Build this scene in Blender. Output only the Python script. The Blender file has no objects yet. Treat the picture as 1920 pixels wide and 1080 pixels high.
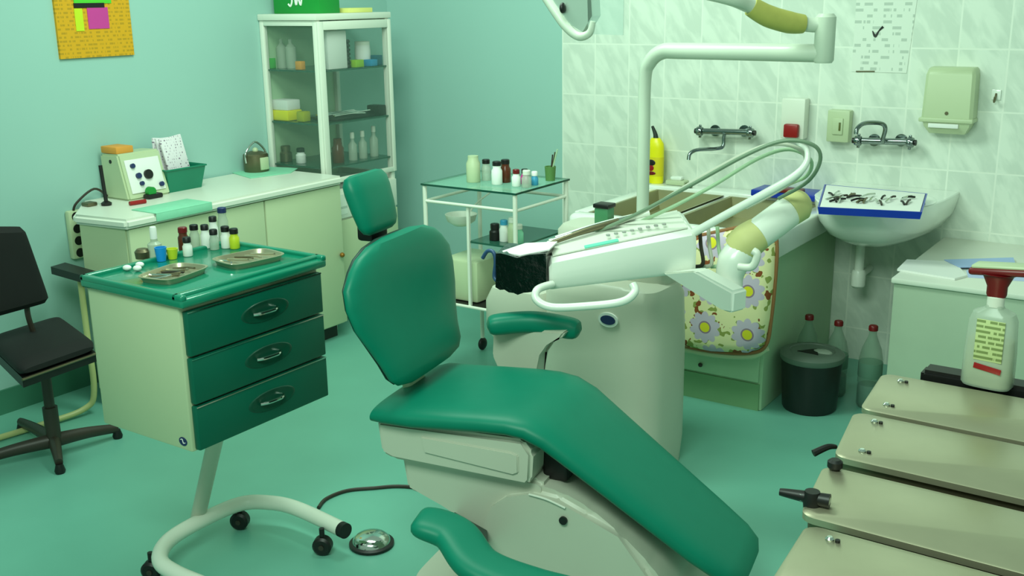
import bpy, bmesh, math, random
from mathutils import Vector, Matrix
random.seed(7)
S = bpy.context.scene
COL = S.collection
# ------------------------------------------------------------------ camera
F = 2000.0; CH = 1.6
TH, RO, YA = math.radians(15.23), math.radians(-0.83), math.radians(-34.45)
FW = Vector((math.sin(YA)*math.cos(TH), math.cos(YA)*math.cos(TH), -math.sin(TH)))
R0 = Vector((math.cos(YA), -math.sin(YA), 0)); U0 = R0.cross(FW)
RR = R0*math.cos(RO)+U0*math.sin(RO); UU = -R0*math.sin(RO)+U0*math.cos(RO)
CP = Vector((0, 0, CH))
cd = bpy.data.cameras.new('camera'); cam = bpy.data.objects.new('camera', cd); COL.objects.link(cam)
m = Matrix(((RR.x, UU.x, -FW.x, 0), (RR.y, UU.y, -FW.y, 0), (RR.z, UU.z, -FW.z, CH), (0, 0, 0, 1)))
cam.matrix_world = m
cd.sensor_width = 36; cd.lens = F/1920*36; cd.clip_start = 0.05
S.camera = cam
# ------------------------------------------------------------------ light
S.view_settings.view_transform = 'Standard'; S.view_settings.look = 'None'
S.view_settings.exposure = 0.0; S.view_settings.gamma = 1; S.view_settings.use_curve_mapping = False
w = bpy.data.worlds.new('world'); S.world = w; w.use_nodes = True
w.node_tree.nodes['Background'].inputs[0].default_value = (0.62, 1.0, 0.76, 1)
w.node_tree.nodes['Background'].inputs[1].default_value = 0.44
def area(name, loc, sx, sy, power, col, target):
    l = bpy.data.lights.new(name, 'AREA'); l.shape = 'RECTANGLE'; l.size = sx; l.size_y = sy
    l.energy = power; l.color = col
    o = bpy.data.objects.new(name, l); COL.objects.link(o); o.location = loc
    o.rotation_euler = (Vector(target)-Vector(loc)).to_track_quat('-Z', 'Y').to_euler()
    return o
area('ceiling_light_far', (-2.3, 2.5, 2.75), 1.3, 0.6, 50, (0.74, 1.0, 0.82), (-2.7, 4.2, 0.5))
area('fill_light_near', (-0.9, 0.3, 2.65), 1.4, 0.8, 62, (0.74, 1.0, 0.82), (-2.0, 3.6, 0.9))  # unseen fill light near the camera, added to brighten the room frontally

# ------------------------------------------------------------------ pixel helpers (real distances)
def ray(x, y): return FW + RR*((x-960)/F) + UU*((540-y)/F)
def AZ(x, y, z): d = ray(x, y); return CP + d*((z-CH)/d.z)
def AY(x, y, Y): d = ray(x, y); return CP + d*(Y/d.y)
def AX(x, y, X): d = ray(x, y); return CP + d*(X/d.x)
V = Vector
# ------------------------------------------------------------------ materials
def lin(c):
    return tuple(((v/255)/12.92 if v/255 <= 0.04045 else ((v/255+0.055)/1.055)**2.4) for v in c)
MC = {}
def mat(name, rgb, rough=0.5, metal=0.0, var=0.06, scale=9.0, bump=0.0, alpha=None, trans=0.0, coat=0.0, spec=0.5):
    if name in MC: return MC[name]
    mt = bpy.data.materials.new(name); mt.use_nodes = True
    nt = mt.node_tree; b = nt.nodes['Principled BSDF']
    c = lin(rgb)
    tc = nt.nodes.new('ShaderNodeTexCoord'); nz = nt.nodes.new('ShaderNodeTexNoise')
    nz.inputs['Scale'].default_value = scale; nz.inputs['Detail'].default_value = 4
    nt.links.new(tc.outputs['Object'], nz.inputs['Vector'])
    mx = nt.nodes.new('ShaderNodeMix'); mx.data_type = 'RGBA'
    mx.inputs[6].default_value = tuple(max(0, v*(1-var)) for v in c)+(1,)
    mx.inputs[7].default_value = tuple(min(1, v*(1+var)) for v in c)+(1,)
    nt.links.new(nz.outputs['Fac'], mx.inputs[0]); nt.links.new(mx.outputs[2], b.inputs['Base Color'])
    b.inputs['Roughness'].default_value = rough; b.inputs['Metallic'].default_value = metal
    b.inputs['Coat Weight'].default_value = coat
    b.inputs['Specular IOR Level'].default_value = spec
    if trans: b.inputs['Transmission Weight'].default_value = trans; b.inputs['IOR'].default_value = 1.3
    if alpha is not None: b.inputs['Alpha'].default_value = alpha
    if bump:
        bp = nt.nodes.new('ShaderNodeBump'); bp.inputs['Strength'].default_value = bump; bp.inputs['Distance'].default_value = 0.01
        nt.links.new(nz.outputs['Fac'], bp.inputs['Height']); nt.links.new(bp.outputs[0], b.inputs['Normal'])
    MC[name] = mt; return mt
def node(nt, t, **kw):
    n = nt.nodes.new(t)
    for k, v in kw.items(): setattr(n, k, v)
    return n
def mth(nt, op, a, b=None, c=None):
    n = nt.nodes.new('ShaderNodeMath'); n.operation = op
    for i, v in enumerate((a, b, c)):
        if v is None: continue
        if isinstance(v, (int, float)): n.inputs[i].default_value = v
        else: nt.links.new(v, n.inputs[i])
    return n.outputs[0]
def mixc(nt, f, a, b):
    n = nt.nodes.new('ShaderNodeMix'); n.data_type = 'RGBA'
    nt.links.new(f, n.inputs[0])
    for i, v in ((6, a), (7, b)):
        if isinstance(v, tuple): n.inputs[i].default_value = v+(1,) if len(v) == 3 else v
        else: nt.links.new(v, n.inputs[i])
    return n.outputs[2]
def tile_mat():
    mt = mat('wall_tiles', (222, 226, 214), 0.3, var=0.02)
    nt = mt.node_tree; b = nt.nodes['Principled BSDF']
    tc = node(nt, 'ShaderNodeTexCoord'); sp = node(nt, 'ShaderNodeSeparateXYZ'); nt.links.new(tc.outputs['Object'], sp.inputs[0])
    fx = mth(nt, 'FRACT', mth(nt, 'DIVIDE', mth(nt, 'ADD', sp.outputs[0], 0.80+18.7), 0.187))
    fz = mth(nt, 'FRACT', mth(nt, 'DIVIDE', mth(nt, 'ADD', sp.outputs[2], -1.376+2.46), 0.246))
    ex = mth(nt, 'MULTIPLY', mth(nt, 'MINIMUM', fx, mth(nt, 'SUBTRACT', 1.0, fx)), 0.187)
    ez = mth(nt, 'MULTIPLY', mth(nt, 'MINIMUM', fz, mth(nt, 'SUBTRACT', 1.0, fz)), 0.246)
    e = mth(nt, 'MINIMUM', ex, ez)
    g = mth(nt, 'LESS_THAN', e, 0.0035)
    # marbled diagonal veins, different on each tile
    ix = mth(nt, 'FLOOR', mth(nt, 'DIVIDE', mth(nt, 'ADD', sp.outputs[0], 0.80+18.7), 0.187))
    iz = mth(nt, 'FLOOR', mth(nt, 'DIVIDE', mth(nt, 'ADD', sp.outputs[2], -1.376+2.46), 0.246))
    cb = node(nt, 'ShaderNodeCombineXYZ')
    nt.links.new(mth(nt, 'ADD', mth(nt, 'MULTIPLY', fx, 0.187), mth(nt, 'MULTIPLY', fz, 0.13)), cb.inputs[0])
    nt.links.new(mth(nt, 'MULTIPLY', fz, 0.11), cb.inputs[2])
    nt.links.new(mth(nt, 'ADD', mth(nt, 'MULTIPLY', ix, 1.37), mth(nt, 'MULTIPLY', iz, 2.71)), cb.inputs[1])
    nz = node(nt, 'ShaderNodeTexNoise'); nz.inputs['Scale'].default_value = 17; nz.inputs['Detail'].default_value = 3; nz.inputs['Distortion'].default_value = 0.35
    nt.links.new(cb.outputs[0], nz.inputs['Vector'])
    rp = node(nt, 'ShaderNodeValToRGB'); nt.links.new(nz.outputs['Fac'], rp.inputs[0])
    rp.color_ramp.elements[0].position = 0.42; rp.color_ramp.elements[0].color = lin((210, 217, 206))+(1,)
    rp.color_ramp.elements[1].position = 0.60; rp.color_ramp.elements[1].color = lin((226, 231, 220))+(1,)
    c = mixc(nt, g, rp.outputs[0], lin((232, 235, 224)))
    nt.links.new(c, b.inputs['Base Color'])
    bp = node(nt, 'ShaderNodeBump'); bp.inputs['Strength'].default_value = 0.3; bp.inputs['Distance'].default_value = 0.004
    nt.links.new(mth(nt, 'SUBTRACT', 1.0, g), bp.inputs['Height']); nt.links.new(bp.outputs[0], b.inputs['Normal'])
    return mt
def print_mat(name, base, ink, sz=0.014, sx=0.02, dens=0.5, axis=0):
    """paper with rows of small printed marks"""
    mt = mat(name, base, 0.7, var=0.03)
    nt = mt.node_tree; b = nt.nodes['Principled BSDF']
    tc = node(nt, 'ShaderNodeTexCoord'); sp = node(nt, 'ShaderNodeSeparateXYZ'); nt.links.new(tc.outputs['Object'], sp.inputs[0])
    rowf = mth(nt, 'FRACT', mth(nt, 'DIVIDE', mth(nt, 'ADD', sp.outputs[2], 10.0), sz))
    row = mth(nt, 'LESS_THAN', rowf, 0.5)
    nz = node(nt, 'ShaderNodeTexNoise'); nz.inputs['Scale'].default_value = 1.0; nz.inputs['Detail'].default_value = 2
    cb = node(nt, 'ShaderNodeCombineXYZ')
    nt.links.new(mth(nt, 'DIVIDE', sp.outputs[axis], sx), cb.inputs[0])
    nt.links.new(mth(nt, 'FLOOR', mth(nt, 'DIVIDE', mth(nt, 'ADD', sp.outputs[2], 10.0), sz)), cb.inputs[2])
    nt.links.new(cb.outputs[0], nz.inputs['Vector'])
    f = mth(nt, 'MULTIPLY', row, mth(nt, 'GREATER_THAN', nz.outputs['Fac'], dens))
    nt.links.new(mixc(nt, f, lin(base), lin(ink)), b.inputs['Base Color'])
    return mt
def floral_mat():
    mt = mat('floral_fabric', (225, 222, 165), 0.8)
    nt = mt.node_tree; b = nt.nodes['Principled BSDF']
    tc = node(nt, 'ShaderNodeTexCoord'); s1 = node(nt, 'ShaderNodeSeparateXYZ'); nt.links.new(tc.outputs['Object'], s1.inputs[0])
    mp = node(nt, 'ShaderNodeCombineXYZ')
    nt.links.new(mth(nt, 'ADD', mth(nt, 'MULTIPLY', s1.outputs[0], 6.6), 0.3), mp.inputs[0])
    nt.links.new(mth(nt, 'ADD', mth(nt, 'MULTIPLY', s1.outputs[2], 6.6), 0.35), mp.inputs[1])
    vo = node(nt, 'ShaderNodeTexVoronoi'); vo.voronoi_dimensions = '2D'; vo.inputs['Scale'].default_value = 1; vo.inputs['Randomness'].default_value = 0.3
    nt.links.new(mp.outputs[0], vo.inputs['Vector'])
    sub = node(nt, 'ShaderNodeVectorMath', operation='SUBTRACT')
    nt.links.new(mp.outputs[0], sub.inputs[0]); nt.links.new(vo.outputs['Position'], sub.inputs[1])
    s2 = node(nt, 'ShaderNodeSeparateXYZ'); nt.links.new(sub.outputs[0], s2.inputs[0])
    ang = mth(nt, 'ARCTAN2', s2.outputs[1], s2.outputs[0])
    pet = mth(nt, 'ADD', mth(nt, 'MULTIPLY', mth(nt, 'ABSOLUTE', mth(nt, 'SINE', mth(nt, 'MULTIPLY', ang, 5.0))), 0.10), 0.33)
    d = vo.outputs['Distance']
    petal = mth(nt, 'LESS_THAN', d, pet); ctr = mth(nt, 'LESS_THAN', d, 0.13); ring = mth(nt, 'LESS_THAN', d, 0.17)
    nz = node(nt, 'ShaderNodeTexNoise'); nz.inputs['Scale'].default_value = 26; nz.inputs['Detail'].default_value = 1
    nt.links.new(tc.outputs['Object'], nz.inputs['Vector'])
    leaf = mth(nt, 'GREATER_THAN', nz.outputs['Fac'], 0.58)
    nz2 = node(nt, 'ShaderNodeTexNoise'); nz2.inputs['Scale'].default_value = 21; nt.links.new(tc.outputs['Object'], nz2.inputs['Vector'])
    br = mth(nt, 'GREATER_THAN', nz2.outputs['Fac'], 0.62)
    c = mixc(nt, leaf, lin((238, 226, 176)), lin((150, 156, 80)))
    c = mixc(nt, br, c, lin((140, 70, 30)))
    c = mixc(nt, petal, c, lin((205, 186, 208)))
    c = mixc(nt, ring, c, lin((150, 120, 140)))
    c = mixc(nt, ctr, c, lin((226, 212, 40)))
    nt.links.new(c, b.inputs['Base Color'])
    return mt
M = dict(
    aqua=mat('aqua_paint', (158, 196, 188), 0.55, var=0.02, scale=2),
    skirt=mat('dark_green_skirting', (60, 120, 96), 0.5),
    floor=mat('green_linoleum', (112, 176, 158), 0.38, var=0.07, scale=5),
    cream=mat('cream_enamel', (190, 200, 164), 0.4, var=0.02),
    white=mat('white_enamel', (226, 226, 214), 0.35, var=0.02),
    plast=mat('white_plastic', (236, 238, 228), 0.3, var=0.02, coat=0.3),
    unit=mat('pale_unit_shell', (196, 196, 180), 0.38, var=0.03),
    sinkcab=mat('grey_green_metal', (176, 204, 168), 0.45, var=0.04),
    vinyl=mat('green_vinyl', (0, 120, 96), 0.42, var=0.05, scale=20, bump=0.02, spec=0.3),
    drawer=mat('green_lacquer', (0, 92, 72), 0.4, var=0.06, spec=0.35),
    ctop=mat('green_top', (14, 128, 100), 0.22, var=0.05, coat=0.4),
    black=mat('black_plastic', (14, 12, 12), 0.45, var=0.1),
    blackg=mat('black_glossy', (10, 9, 9), 0.18, var=0.1, scale=34, bump=1.0, coat=0.5),
    blackf=mat('black_fabric', (8, 6, 7), 0.8, var=0.2),
    brownm=mat('dark_brown_metal', (52, 44, 36), 0.45, var=0.1),
    steel=mat('brushed_steel', (192, 184, 158), 0.36, 0.75, var=0.09, scale=14),
    steeld=mat('dull_steel', (120, 112, 88), 0.4, 0.8, var=0.15),
    chrome=mat('chrome', (205, 210, 205), 0.12, 1.0, var=0.02),
    olive=mat('olive_rubber', (176, 172, 88), 0.6, var=0.1, scale=40),
    glass=mat('clear_glass', (190, 215, 205), 0.05, var=0.01, alpha=0.32, spec=0.6),
    glassd=mat('glass_edge', (40, 92, 76), 0.15, alpha=0.85, var=0.05),
    cglass=mat('cabinet_glass', (120, 150, 135), 0.05, var=0.01, alpha=0.13, spec=0.6),
    paper=mat('white_paper', (236, 234, 230), 0.8, var=0.02),
    porc=mat('white_porcelain', (238, 240, 232), 0.15, var=0.02, coat=0.5),
    tubing=mat('cream_tubing', (190, 190, 130), 0.4, var=0.04),
    red=mat('red_plastic', (150, 10, 14), 0.35, var=0.1),
    maroon=mat('maroon_plastic', (110, 8, 14), 0.35, var=0.1),
    blue=mat('blue_plastic', (14, 50, 170), 0.3, var=0.1),
    yellow=mat('yellow_plastic', (240, 226, 10), 0.35, var=0.03),
    teal=mat('teal_plastic', (12, 120, 92), 0.35, var=0.15),
    trans=mat('cloudy_plastic', (196, 206, 190), 0.25, alpha=0.55, var=0.03),
    pet=mat('clear_pet', (130, 165, 140), 0.12, alpha=0.38, var=0.03),
    wood=mat('brass_knob', (150, 100, 30), 0.4, 0.4),
    pink=mat('pink_paper', (205, 60, 150), 0.7), lime=mat('lime_paper', (200, 220, 30), 0.7),
    lgreen=mat('green_paper', (80, 200, 50), 0.7),
    mint=mat('mint_cloth', (140, 208, 176), 0.8, var=0.1, scale=30),
    orange=mat('orange_card', (226, 150, 60), 0.6),
    navy=mat('navy_print', (24, 40, 90), 0.5),
    dgreen=mat('deep_green_box', (10, 140, 50), 0.5, var=0.1),
    brown=mat('brown_glass', (90, 40, 20), 0.2, var=0.1),
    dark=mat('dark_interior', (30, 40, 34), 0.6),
    water=mat('water_in_bottle', (110, 150, 150), 0.1, alpha=0.5),
)
M['tapm'] = mat('tap_chrome', (130, 140, 138), 0.14, 1.0, var=0.03)
M['lampe'] = mat('lamp_enamel', (200, 208, 192), 0.35, coat=0.2)
M['tiles'] = tile_mat(); M['floral'] = floral_mat()
M['poster'] = print_mat('ochre_print', (222, 160, 14), (188, 140, 14), 0.016, 0.02, 0.5, 1)
M['notice'] = print_mat('notice_print', (222, 226, 216), (186, 194, 184), 0.024, 0.04, 0.52, 0)
M['label'] = print_mat('label_print', (196, 206, 146), (126, 140, 84), 0.011, 0.01, 0.45, 0)
M['pkt'] = print_mat('packet_print', (232, 222, 228), (140, 120, 140), 0.012, 0.01, 0.56, 1)

# ------------------------------------------------------------------ mesh builders
class B:
    def __init__(s): s.bm = bmesh.new()
    def box(s, c, size, rot=None, bev=0.0, seg=2):
        r = bmesh.ops.create_cube(s.bm, size=1.0); vs = r['verts']
        bmesh.ops.scale(s.bm, vec=size, verts=vs)
        if bev:
            es = list({e for v in vs for e in v.link_edges})
            k = bmesh.ops.bevel(s.bm, geom=es, offset=bev, segments=seg, profile=0.5, affect='EDGES')
            vs = list({v for f in k['faces'] for v in f.verts} | {v for v in vs if v.is_valid})
            # gather whole island
            st = list(vs); seen = set(vs)
            while st:
                v = st.pop()
                for e in v.link_edges:
                    o = e.other_vert(v)
                    if o not in seen: seen.add(o); st.append(o)
            vs = list(seen)
        if rot is not None: bmesh.ops.transform(s.bm, matrix=rot.to_4x4(), verts=vs)
        bmesh.ops.translate(s.bm, vec=V(c), verts=vs)
        return s
    def bb(s, x0, x1, y0, y1, z0, z1, bev=0.0, seg=2):
        return s.box(((x0+x1)/2, (y0+y1)/2, (z0+z1)/2), (abs(x1-x0), abs(y1-y0), abs(z1-z0)), None, bev, seg)
    def rings(s, rings, close=True, cap=True):
        R = [[s.bm.verts.new(p) for p in ring] for ring in rings]
        n = len(R[0])
        for a, b in zip(R[:-1], R[1:]):
            for i in range(n if close else n-1):
                j = (i+1) % n
                s.bm.faces.new((a[i], a[j], b[j], b[i]))
        if cap:
            s.bm.faces.new(R[0][::-1]); s.bm.faces.new(R[-1])
        return s
    def lathe(s, prof, c=(0, 0, 0), rot=None, n=24, sx=1, sy=1):
        c = V(c); out = []
        for r, z in prof:
            r = max(r, 0.0003)
            ring = []
            for i in range(n):
                a = 2*math.pi*i/n; p = V((r*math.cos(a)*sx, r*math.sin(a)*sy, z))
                if rot is not None: p = rot @ p
                ring.append(c+p)
            out.append(ring)
        return s.rings(out)
    def tube(s, pts, r, n=12, smooth=True, res=6, cap=True, flat=1.0):
        pts = [V(p) for p in pts]
        rr = r if isinstance(r, (list, tuple)) else [r]*len(pts)
        if smooth and len(pts) > 2:
            P, Rr = [], []
            for i in range(len(pts)-1):
                p0 = pts[max(i-1, 0)]; p1 = pts[i]; p2 = pts[i+1]; p3 = pts[min(i+2, len(pts)-1)]
                for k in range(res):
                    t = k/res
                    P.append(0.5*((2*p1)+(-p0+p2)*t+(2*p0-5*p1+4*p2-p3)*t*t+(-p0+3*p1-3*p2+p3)*t**3)); Rr.append(rr[i]*(1-t)+rr[i+1]*t)
            P.append(pts[-1]); Rr.append(rr[-1])
        else: P, Rr = pts, rr
        out = []; up = None
        for i, p in enumerate(P):
            a = P[max(i-1, 0)]; b = P[min(i+1, len(P)-1)]
            d = (b-a).normalized()
            if up is None:
                up = V((0, 0, 1)) if abs(d.z) < 0.9 else V((1, 0, 0))
            x = (up - d*up.dot(d)).normalized(); up = x; y = d.cross(x)
            out.append([p+(x*math.cos(2*math.pi*k/n)*flat+y*math.sin(2*math.pi*k/n))*Rr[i] for k in range(n)])
        return s.rings(out, cap=cap)
    def cyl(s, a, b, r, r2=None, n=20): return s.tube([a, b], [r, r if r2 is None else r2], n, smooth=False)
    def pad(s, st, n=32, ex=3.2):
        """cushion: stations (centre, width vector, normal vector, half width, half thickness)"""
        out = []
        for c, wv, nv, a, b in st:
            ring = []
            for i in range(n):
                t = 2*math.pi*i/n; ct, sn = math.cos(t), math.sin(t)
                u = math.copysign(abs(ct)**(2/ex), ct); v = math.copysign(abs(sn)**(2/2.4), sn)
                ring.append(V(c)+V(wv)*(u*a)+V(nv)*(v*b))
            out.append(ring)
        return s.rings(out)
    def prism(s, poly, vec):
        vec = V(vec); a = [V(p) for p in poly]
        return s.rings([a, [p+vec for p in a]])
    def sphere(s, c, r, sc=(1, 1, 1), n=16, rot=None):
        prof = [(r*math.sin(math.pi*i/n), -r*math.cos(math.pi*i/n)) for i in range(n+1)]
        out = []
        for rad, z in prof:
            rad = max(rad, 1e-4)
            ring = []
            for k in range(n*2):
                p = V((rad*math.cos(math.pi*k/n)*sc[0], rad*math.sin(math.pi*k/n)*sc[1], z*sc[2]))
                if rot is not None: p = rot @ p
                ring.append(V(c)+p)
            out.append(ring)
        return s.rings(out)
ANG = math.radians(38)
def obj(name, b, mt, parent=None, flat=False, kind=None):
    bm = b.bm if isinstance(b, B) else b
    bmesh.ops.recalc_face_normals(bm, faces=bm.faces)
    if parent is not None:
        o0 = parent
        while o0.parent is not None: o0 = o0.parent
        off = V(o0['_o']) if '_o' in o0 else V((0, 0, 0))
    else:
        xs = [v.co.x for v in bm.verts]; ys = [v.co.y for v in bm.verts]; zs = [v.co.z for v in bm.verts]
        off = V(((min(xs)+max(xs))/2, (min(ys)+max(ys))/2, min(zs)))
        if kind == 'structure': off = V((0, 0, 0))
    bmesh.ops.translate(bm, vec=-off, verts=bm.verts)
    me = bpy.data.meshes.new(name); bm.to_mesh(me); bm.free()
    me.materials.append(M[mt] if isinstance(mt, str) else mt)
    me.polygons.foreach_set('use_smooth', [not flat]*len(me.polygons))
    if not flat: me.set_sharp_from_angle(angle=ANG)
    o = bpy.data.objects.new(name, me); COL.objects.link(o)
    if parent is not None: o.parent = parent
    else: o.location = off
    if kind: o['kind'] = kind
    return o
THINGS = []
def thing(name, label, cat, loc, group=None):
    o = bpy.data.objects.new(name, None); o.empty_display_size = 0.05; COL.objects.link(o)
    o.location = loc; o['_o'] = tuple(loc); o['label'] = label; o['category'] = cat
    if group: o['group'] = group
    THINGS.append(o)
    return o
def tag(o, label, cat, group=None, kind=None):
    o['label'] = label; o['category'] = cat
    if group: o['group'] = group
    if kind: o['kind'] = kind
    return o
def plabel(o, t): o['label'] = t; return o
def rotz(a): return Matrix.Rotation(a, 3, 'Z')
def roty(a): return Matrix.Rotation(a, 3, 'Y')
def rotx(a): return Matrix.Rotation(a, 3, 'X')
def align(d):  # rotation taking +Z to d
    return V(d).to_track_quat('Z', 'Y').to_matrix()

XW, YW = -4.0, 4.65
# ------------------------------------------------------------------ setting
obj('floor', B().bb(XW-0.1, 2.6, -1.2, YW+0.1, -0.06, 0), 'floor', kind='structure', flat=True)
obj('wall_left', B().bb(XW-0.1, XW, -1.2, YW+0.1, 0, 2.9), 'aqua', kind='structure', flat=True)
obj('wall_back', B().bb(XW, -2.86, YW, YW+0.1, 0, 2.9), 'aqua', kind='structure', flat=True)
obj('wall_back_tiled', B().bb(-2.86, 2.6, YW-0.008, YW+0.1, 0, 2.9), 'tiles', kind='structure', flat=True)
obj('baseboard_left', B().bb(XW, XW+0.012, -1.2, YW, 0, 0.1), 'skirt', kind='structure', flat=True)
obj('baseboard_back', B().bb(XW+0.012, -2.86, YW-0.012, YW, 0, 0.1), 'skirt', kind='structure', flat=True)

# ------------------------------------------------------------------ wall poster
a = AX(100, 0, XW+0.01); b2 = AX(253, 117, XW+0.01)
y0, y1, zb = a.y+0.0, b2.y, 1.385
t = thing('poster', 'ochre yellow printed poster with coloured notes pinned on the aqua wall', 'poster', (XW, (y0+y1)/2, zb))
obj('sheet', B().bb(XW, XW+0.012, y0, y1, zb, zb+0.42), 'poster', t, flat=True)
def onp(p, dx=0.012): return AX(p[0], p[1], XW+dx)
for nm, mt, p, q, lb in (('note', 'pink', (162, 14), (205, 53), 'magenta sticky note'), ('note', 'lime', (138, 16), (158, 58), 'lime yellow strip'), ('note', 'lgreen', (136, -12), (208, 6), 'bright green strip')):
    A_, B_ = onp(p), onp(q)
    plabel(obj(nm, B().bb(XW+0.012, XW+0.015, A_.y, B_.y, B_.z, A_.z), mt, t, flat=True), lb)
A_, B_ = onp((137, 6)), onp((195, 14))
plabel(obj('note', B().bb(XW+0.012, XW+0.016, A_.y, B_.y, B_.z, A_.z), 'black', t, flat=True), 'black bar')

# ------------------------------------------------------------------ counter with cabinets
CX = -3.50; CZ = 0.80; CY0, CY1 = 2.47, 3.68
seam = AX(500, 430, CX).y
t = thing('base_cabinet', 'cream base cabinet under the white worktop, unit nearer the black office chair', 'cabinet', (-3.75, 2.8, 0), 'cream base cabinets along the left wall')
def cpoly(e): return [V((CX-0.02+e, CY0+0.02-e, 0)), V((-3.75, CY0-0.02-e, 0)), V((XW+0.014, 2.66-e, 0)), V((XW+0.014, seam-0.002, 0)), V((CX-0.02+e, seam-0.002, 0))]
obj('body', B().prism([p+V((0, 0, 0.07)) for p in cpoly(0)], (0, 0, CZ-0.11)), 'cream', t)
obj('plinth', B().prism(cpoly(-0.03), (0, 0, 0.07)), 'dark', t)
ym = AX(250, 450, CX).y
obj('door', B().bb(CX-0.02, CX, CY0+0.024, seam-0.004, 0.08, CZ-0.045, 0.004), 'cream', t)
t = thing('base_cabinet', 'cream base cabinet under the white worktop, unit beside the glass cabinet', 'cabinet', (-3.75, 3.5, 0), 'cream base cabinets along the left wall')
obj('body', B().bb(XW+0.014, CX-0.02, seam+0.002, CY1-0.002, 0.07, CZ-0.04, 0.003), 'cream', t)
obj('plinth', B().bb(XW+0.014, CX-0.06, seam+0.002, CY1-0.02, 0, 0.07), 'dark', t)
d = obj('door', B().bb(CX-0.02, CX, seam+0.004, CY1-0.006, 0.08, CZ-0.045, 0.004), 'cream', t)
obj('knob', B().sphere((CX+0.012, CY1-0.03, 0.42), 0.012), 'wood', d)
b = B(); b.prism([V((CX+0.02, CY0-0.0, CZ-0.04)), V((-3.76, CY0-0.04, CZ-0.04)), V((XW+0.001, 2.64, CZ-0.04)), V((XW+0.001, CY1, CZ-0.04)), V((CX+0.02, CY1, CZ-0.04))], (0, 0, 0.04))
bmesh.ops.bevel(b.bm, geom=list(b.bm.edges), offset=0.012, segments=3, affect='EDGES')
t = tag(obj('worktop', b, 'white'),
        'long white rounded-edge worktop on the cream base cabinets by left wall', 'worktop')
# cloths on the worktop
def cloth(name, pts, z, label, mt, thick=0.004, hang=None):
    b = B(); P = [AZ(x, y, z) for x, y in pts]
    b.prism([p for p in P], (0, 0, thick))
    bmesh.ops.bevel(b.bm, geom=[e for e in b.bm.edges], offset=0.0015, segments=1, affect='EDGES')
    return tag(obj(name, b, mt), label, 'cloth')
cloth('cloth', [(425, 322), (470, 335), (545, 325), (560, 316), (500, 314)], CZ, 'mint green cloth spread on the worktop in front of the small sterilizer', 'mint')
b = B()
y0 = AX(290, 385, CX+0.02).y; y1 = AX(395, 372, CX+0.02).y
b.bb(CX-0.13, CX+0.026, y0, y1, CZ, CZ+0.004, 0.0015)
b.bb(CX+0.0205, CX+0.026, y0, y1, CZ-0.03, CZ+0.001, 0.0015)
tag(obj('cloth', b, 'mint'), 'mint green cloth draped over the worktop edge below the teal basket', 'cloth')

# sterilizer box (white device with dials)
z0 = CZ
P0 = AZ(243, 378, z0)   # near front-left bottom corner
P1 = AZ(312, 362, z0)
dy = P1.y-P0.y
D = thing('tabletop_device', 'white boxy tabletop device with round dial on the worktop', 'device', (P0.x, P0.y, z0))
XB = XW+0.03
xf = P0.x; XB = xf-0.17
y0 = P0.y; y1 = P1.y
hd = AX(238, 288, xf-0.04).z-z0
b = B(); b.prism([V((XB, y0, z0)), V((xf, y0, z0)), V((xf-0.05, y0, z0+hd)), V((XB, y0, z0+hd-0.005))], (0, y1-y0, 0))
bmesh.ops.bevel(b.bm, geom=list(b.bm.edges), offset=0.008, segments=2, affect='EDGES')
obj('housing', b, 'cream', D)
def onface(v, h): return V((xf-0.05*h/hd+0.004, y0+v, z0+h))
nr = V((hd, 0, 0.05)).normalized()
b = B(); dw = y1-y0; b.box(onface(dw/2, hd*0.5)+nr*-0.001, (0.006, dw*0.8, hd*0.74), Matrix.Rotation(-math.atan2(0.05, hd), 3, 'Y'), 0.002)
pn = obj('front_panel', b, 'paper', D)
for v, h, r, mt in ((dw*0.55, hd*0.5, 0.02, 'black'), (dw*0.32, hd*0.5, 0.012, 'navy'), (dw*0.24, hd*0.72, 0.01, 'navy'), (dw*0.35, hd*0.33, 0.009, 'navy'), (dw*0.8, hd*0.25, 0.01, 'navy')):
    obj('dial', B().cyl(onface(v, h)+nr*0.002, onface(v, h)+nr*0.014, r), mt, pn)
obj('screw', B().cyl((xf-0.10, y0-0.002, z0+0.16), (xf-0.10, y0+0.001, z0+0.16), 0.008), 'black', D)
tag(obj('card_pad', B().bb(XB+0.005, xf-0.06, y0+0.005, y0+0.09, z0+hd-0.001, z0+hd+0.028, 0.004), 'orange'), 'orange cardboard packet lying on top of the white tabletop device', 'packet')
# black pen/handpiece leaning + odds on the worktop
p = AZ(200, 385, CZ)
b = B(); q = AY(188, 310, p.y); b.tube([p+V((0, 0, 0.008)), (p+q)/2, q], 0.008, n=10)
b.lathe([(0.02, 0), (0.022, 0.01), (0.01, 0.018)], p)
tag(obj('handpiece_stand', b, 'black'), 'black upright handpiece holder beside the white tabletop device', 'holder')
p = AZ(168, 386, CZ)
tag(obj('small_tray', B().box(p+V((0, 0, 0.008)), (0.05, 0.045, 0.016), None, 0.005), 'steeld'), 'small brown metal dish at the left end of the worktop', 'dish')
p = AZ(258, 384, CZ)
tag(obj('marker', B().cyl(p+V((-0.01, -0.03, 0.009)), p+V((0.0, 0.04, 0.009)), 0.009), 'red'), 'small red pen-like item at the worktop edge below the device', 'pen')
p = AZ(284, 372, CZ)
t = thing('tape_dispenser', 'small dark green and black dispenser in front of the white device', 'dispenser', p)
obj('base', B().box(p+V((0, 0.01, 0.01)), (0.04, 0.075, 0.02), None, 0.006), 'black', t)
obj('roll', B().cyl(p+V((-0.012, 0.0, 0.03)), p+V((0.012, 0.0, 0.03)), 0.02), 'dgreen', t)
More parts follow.
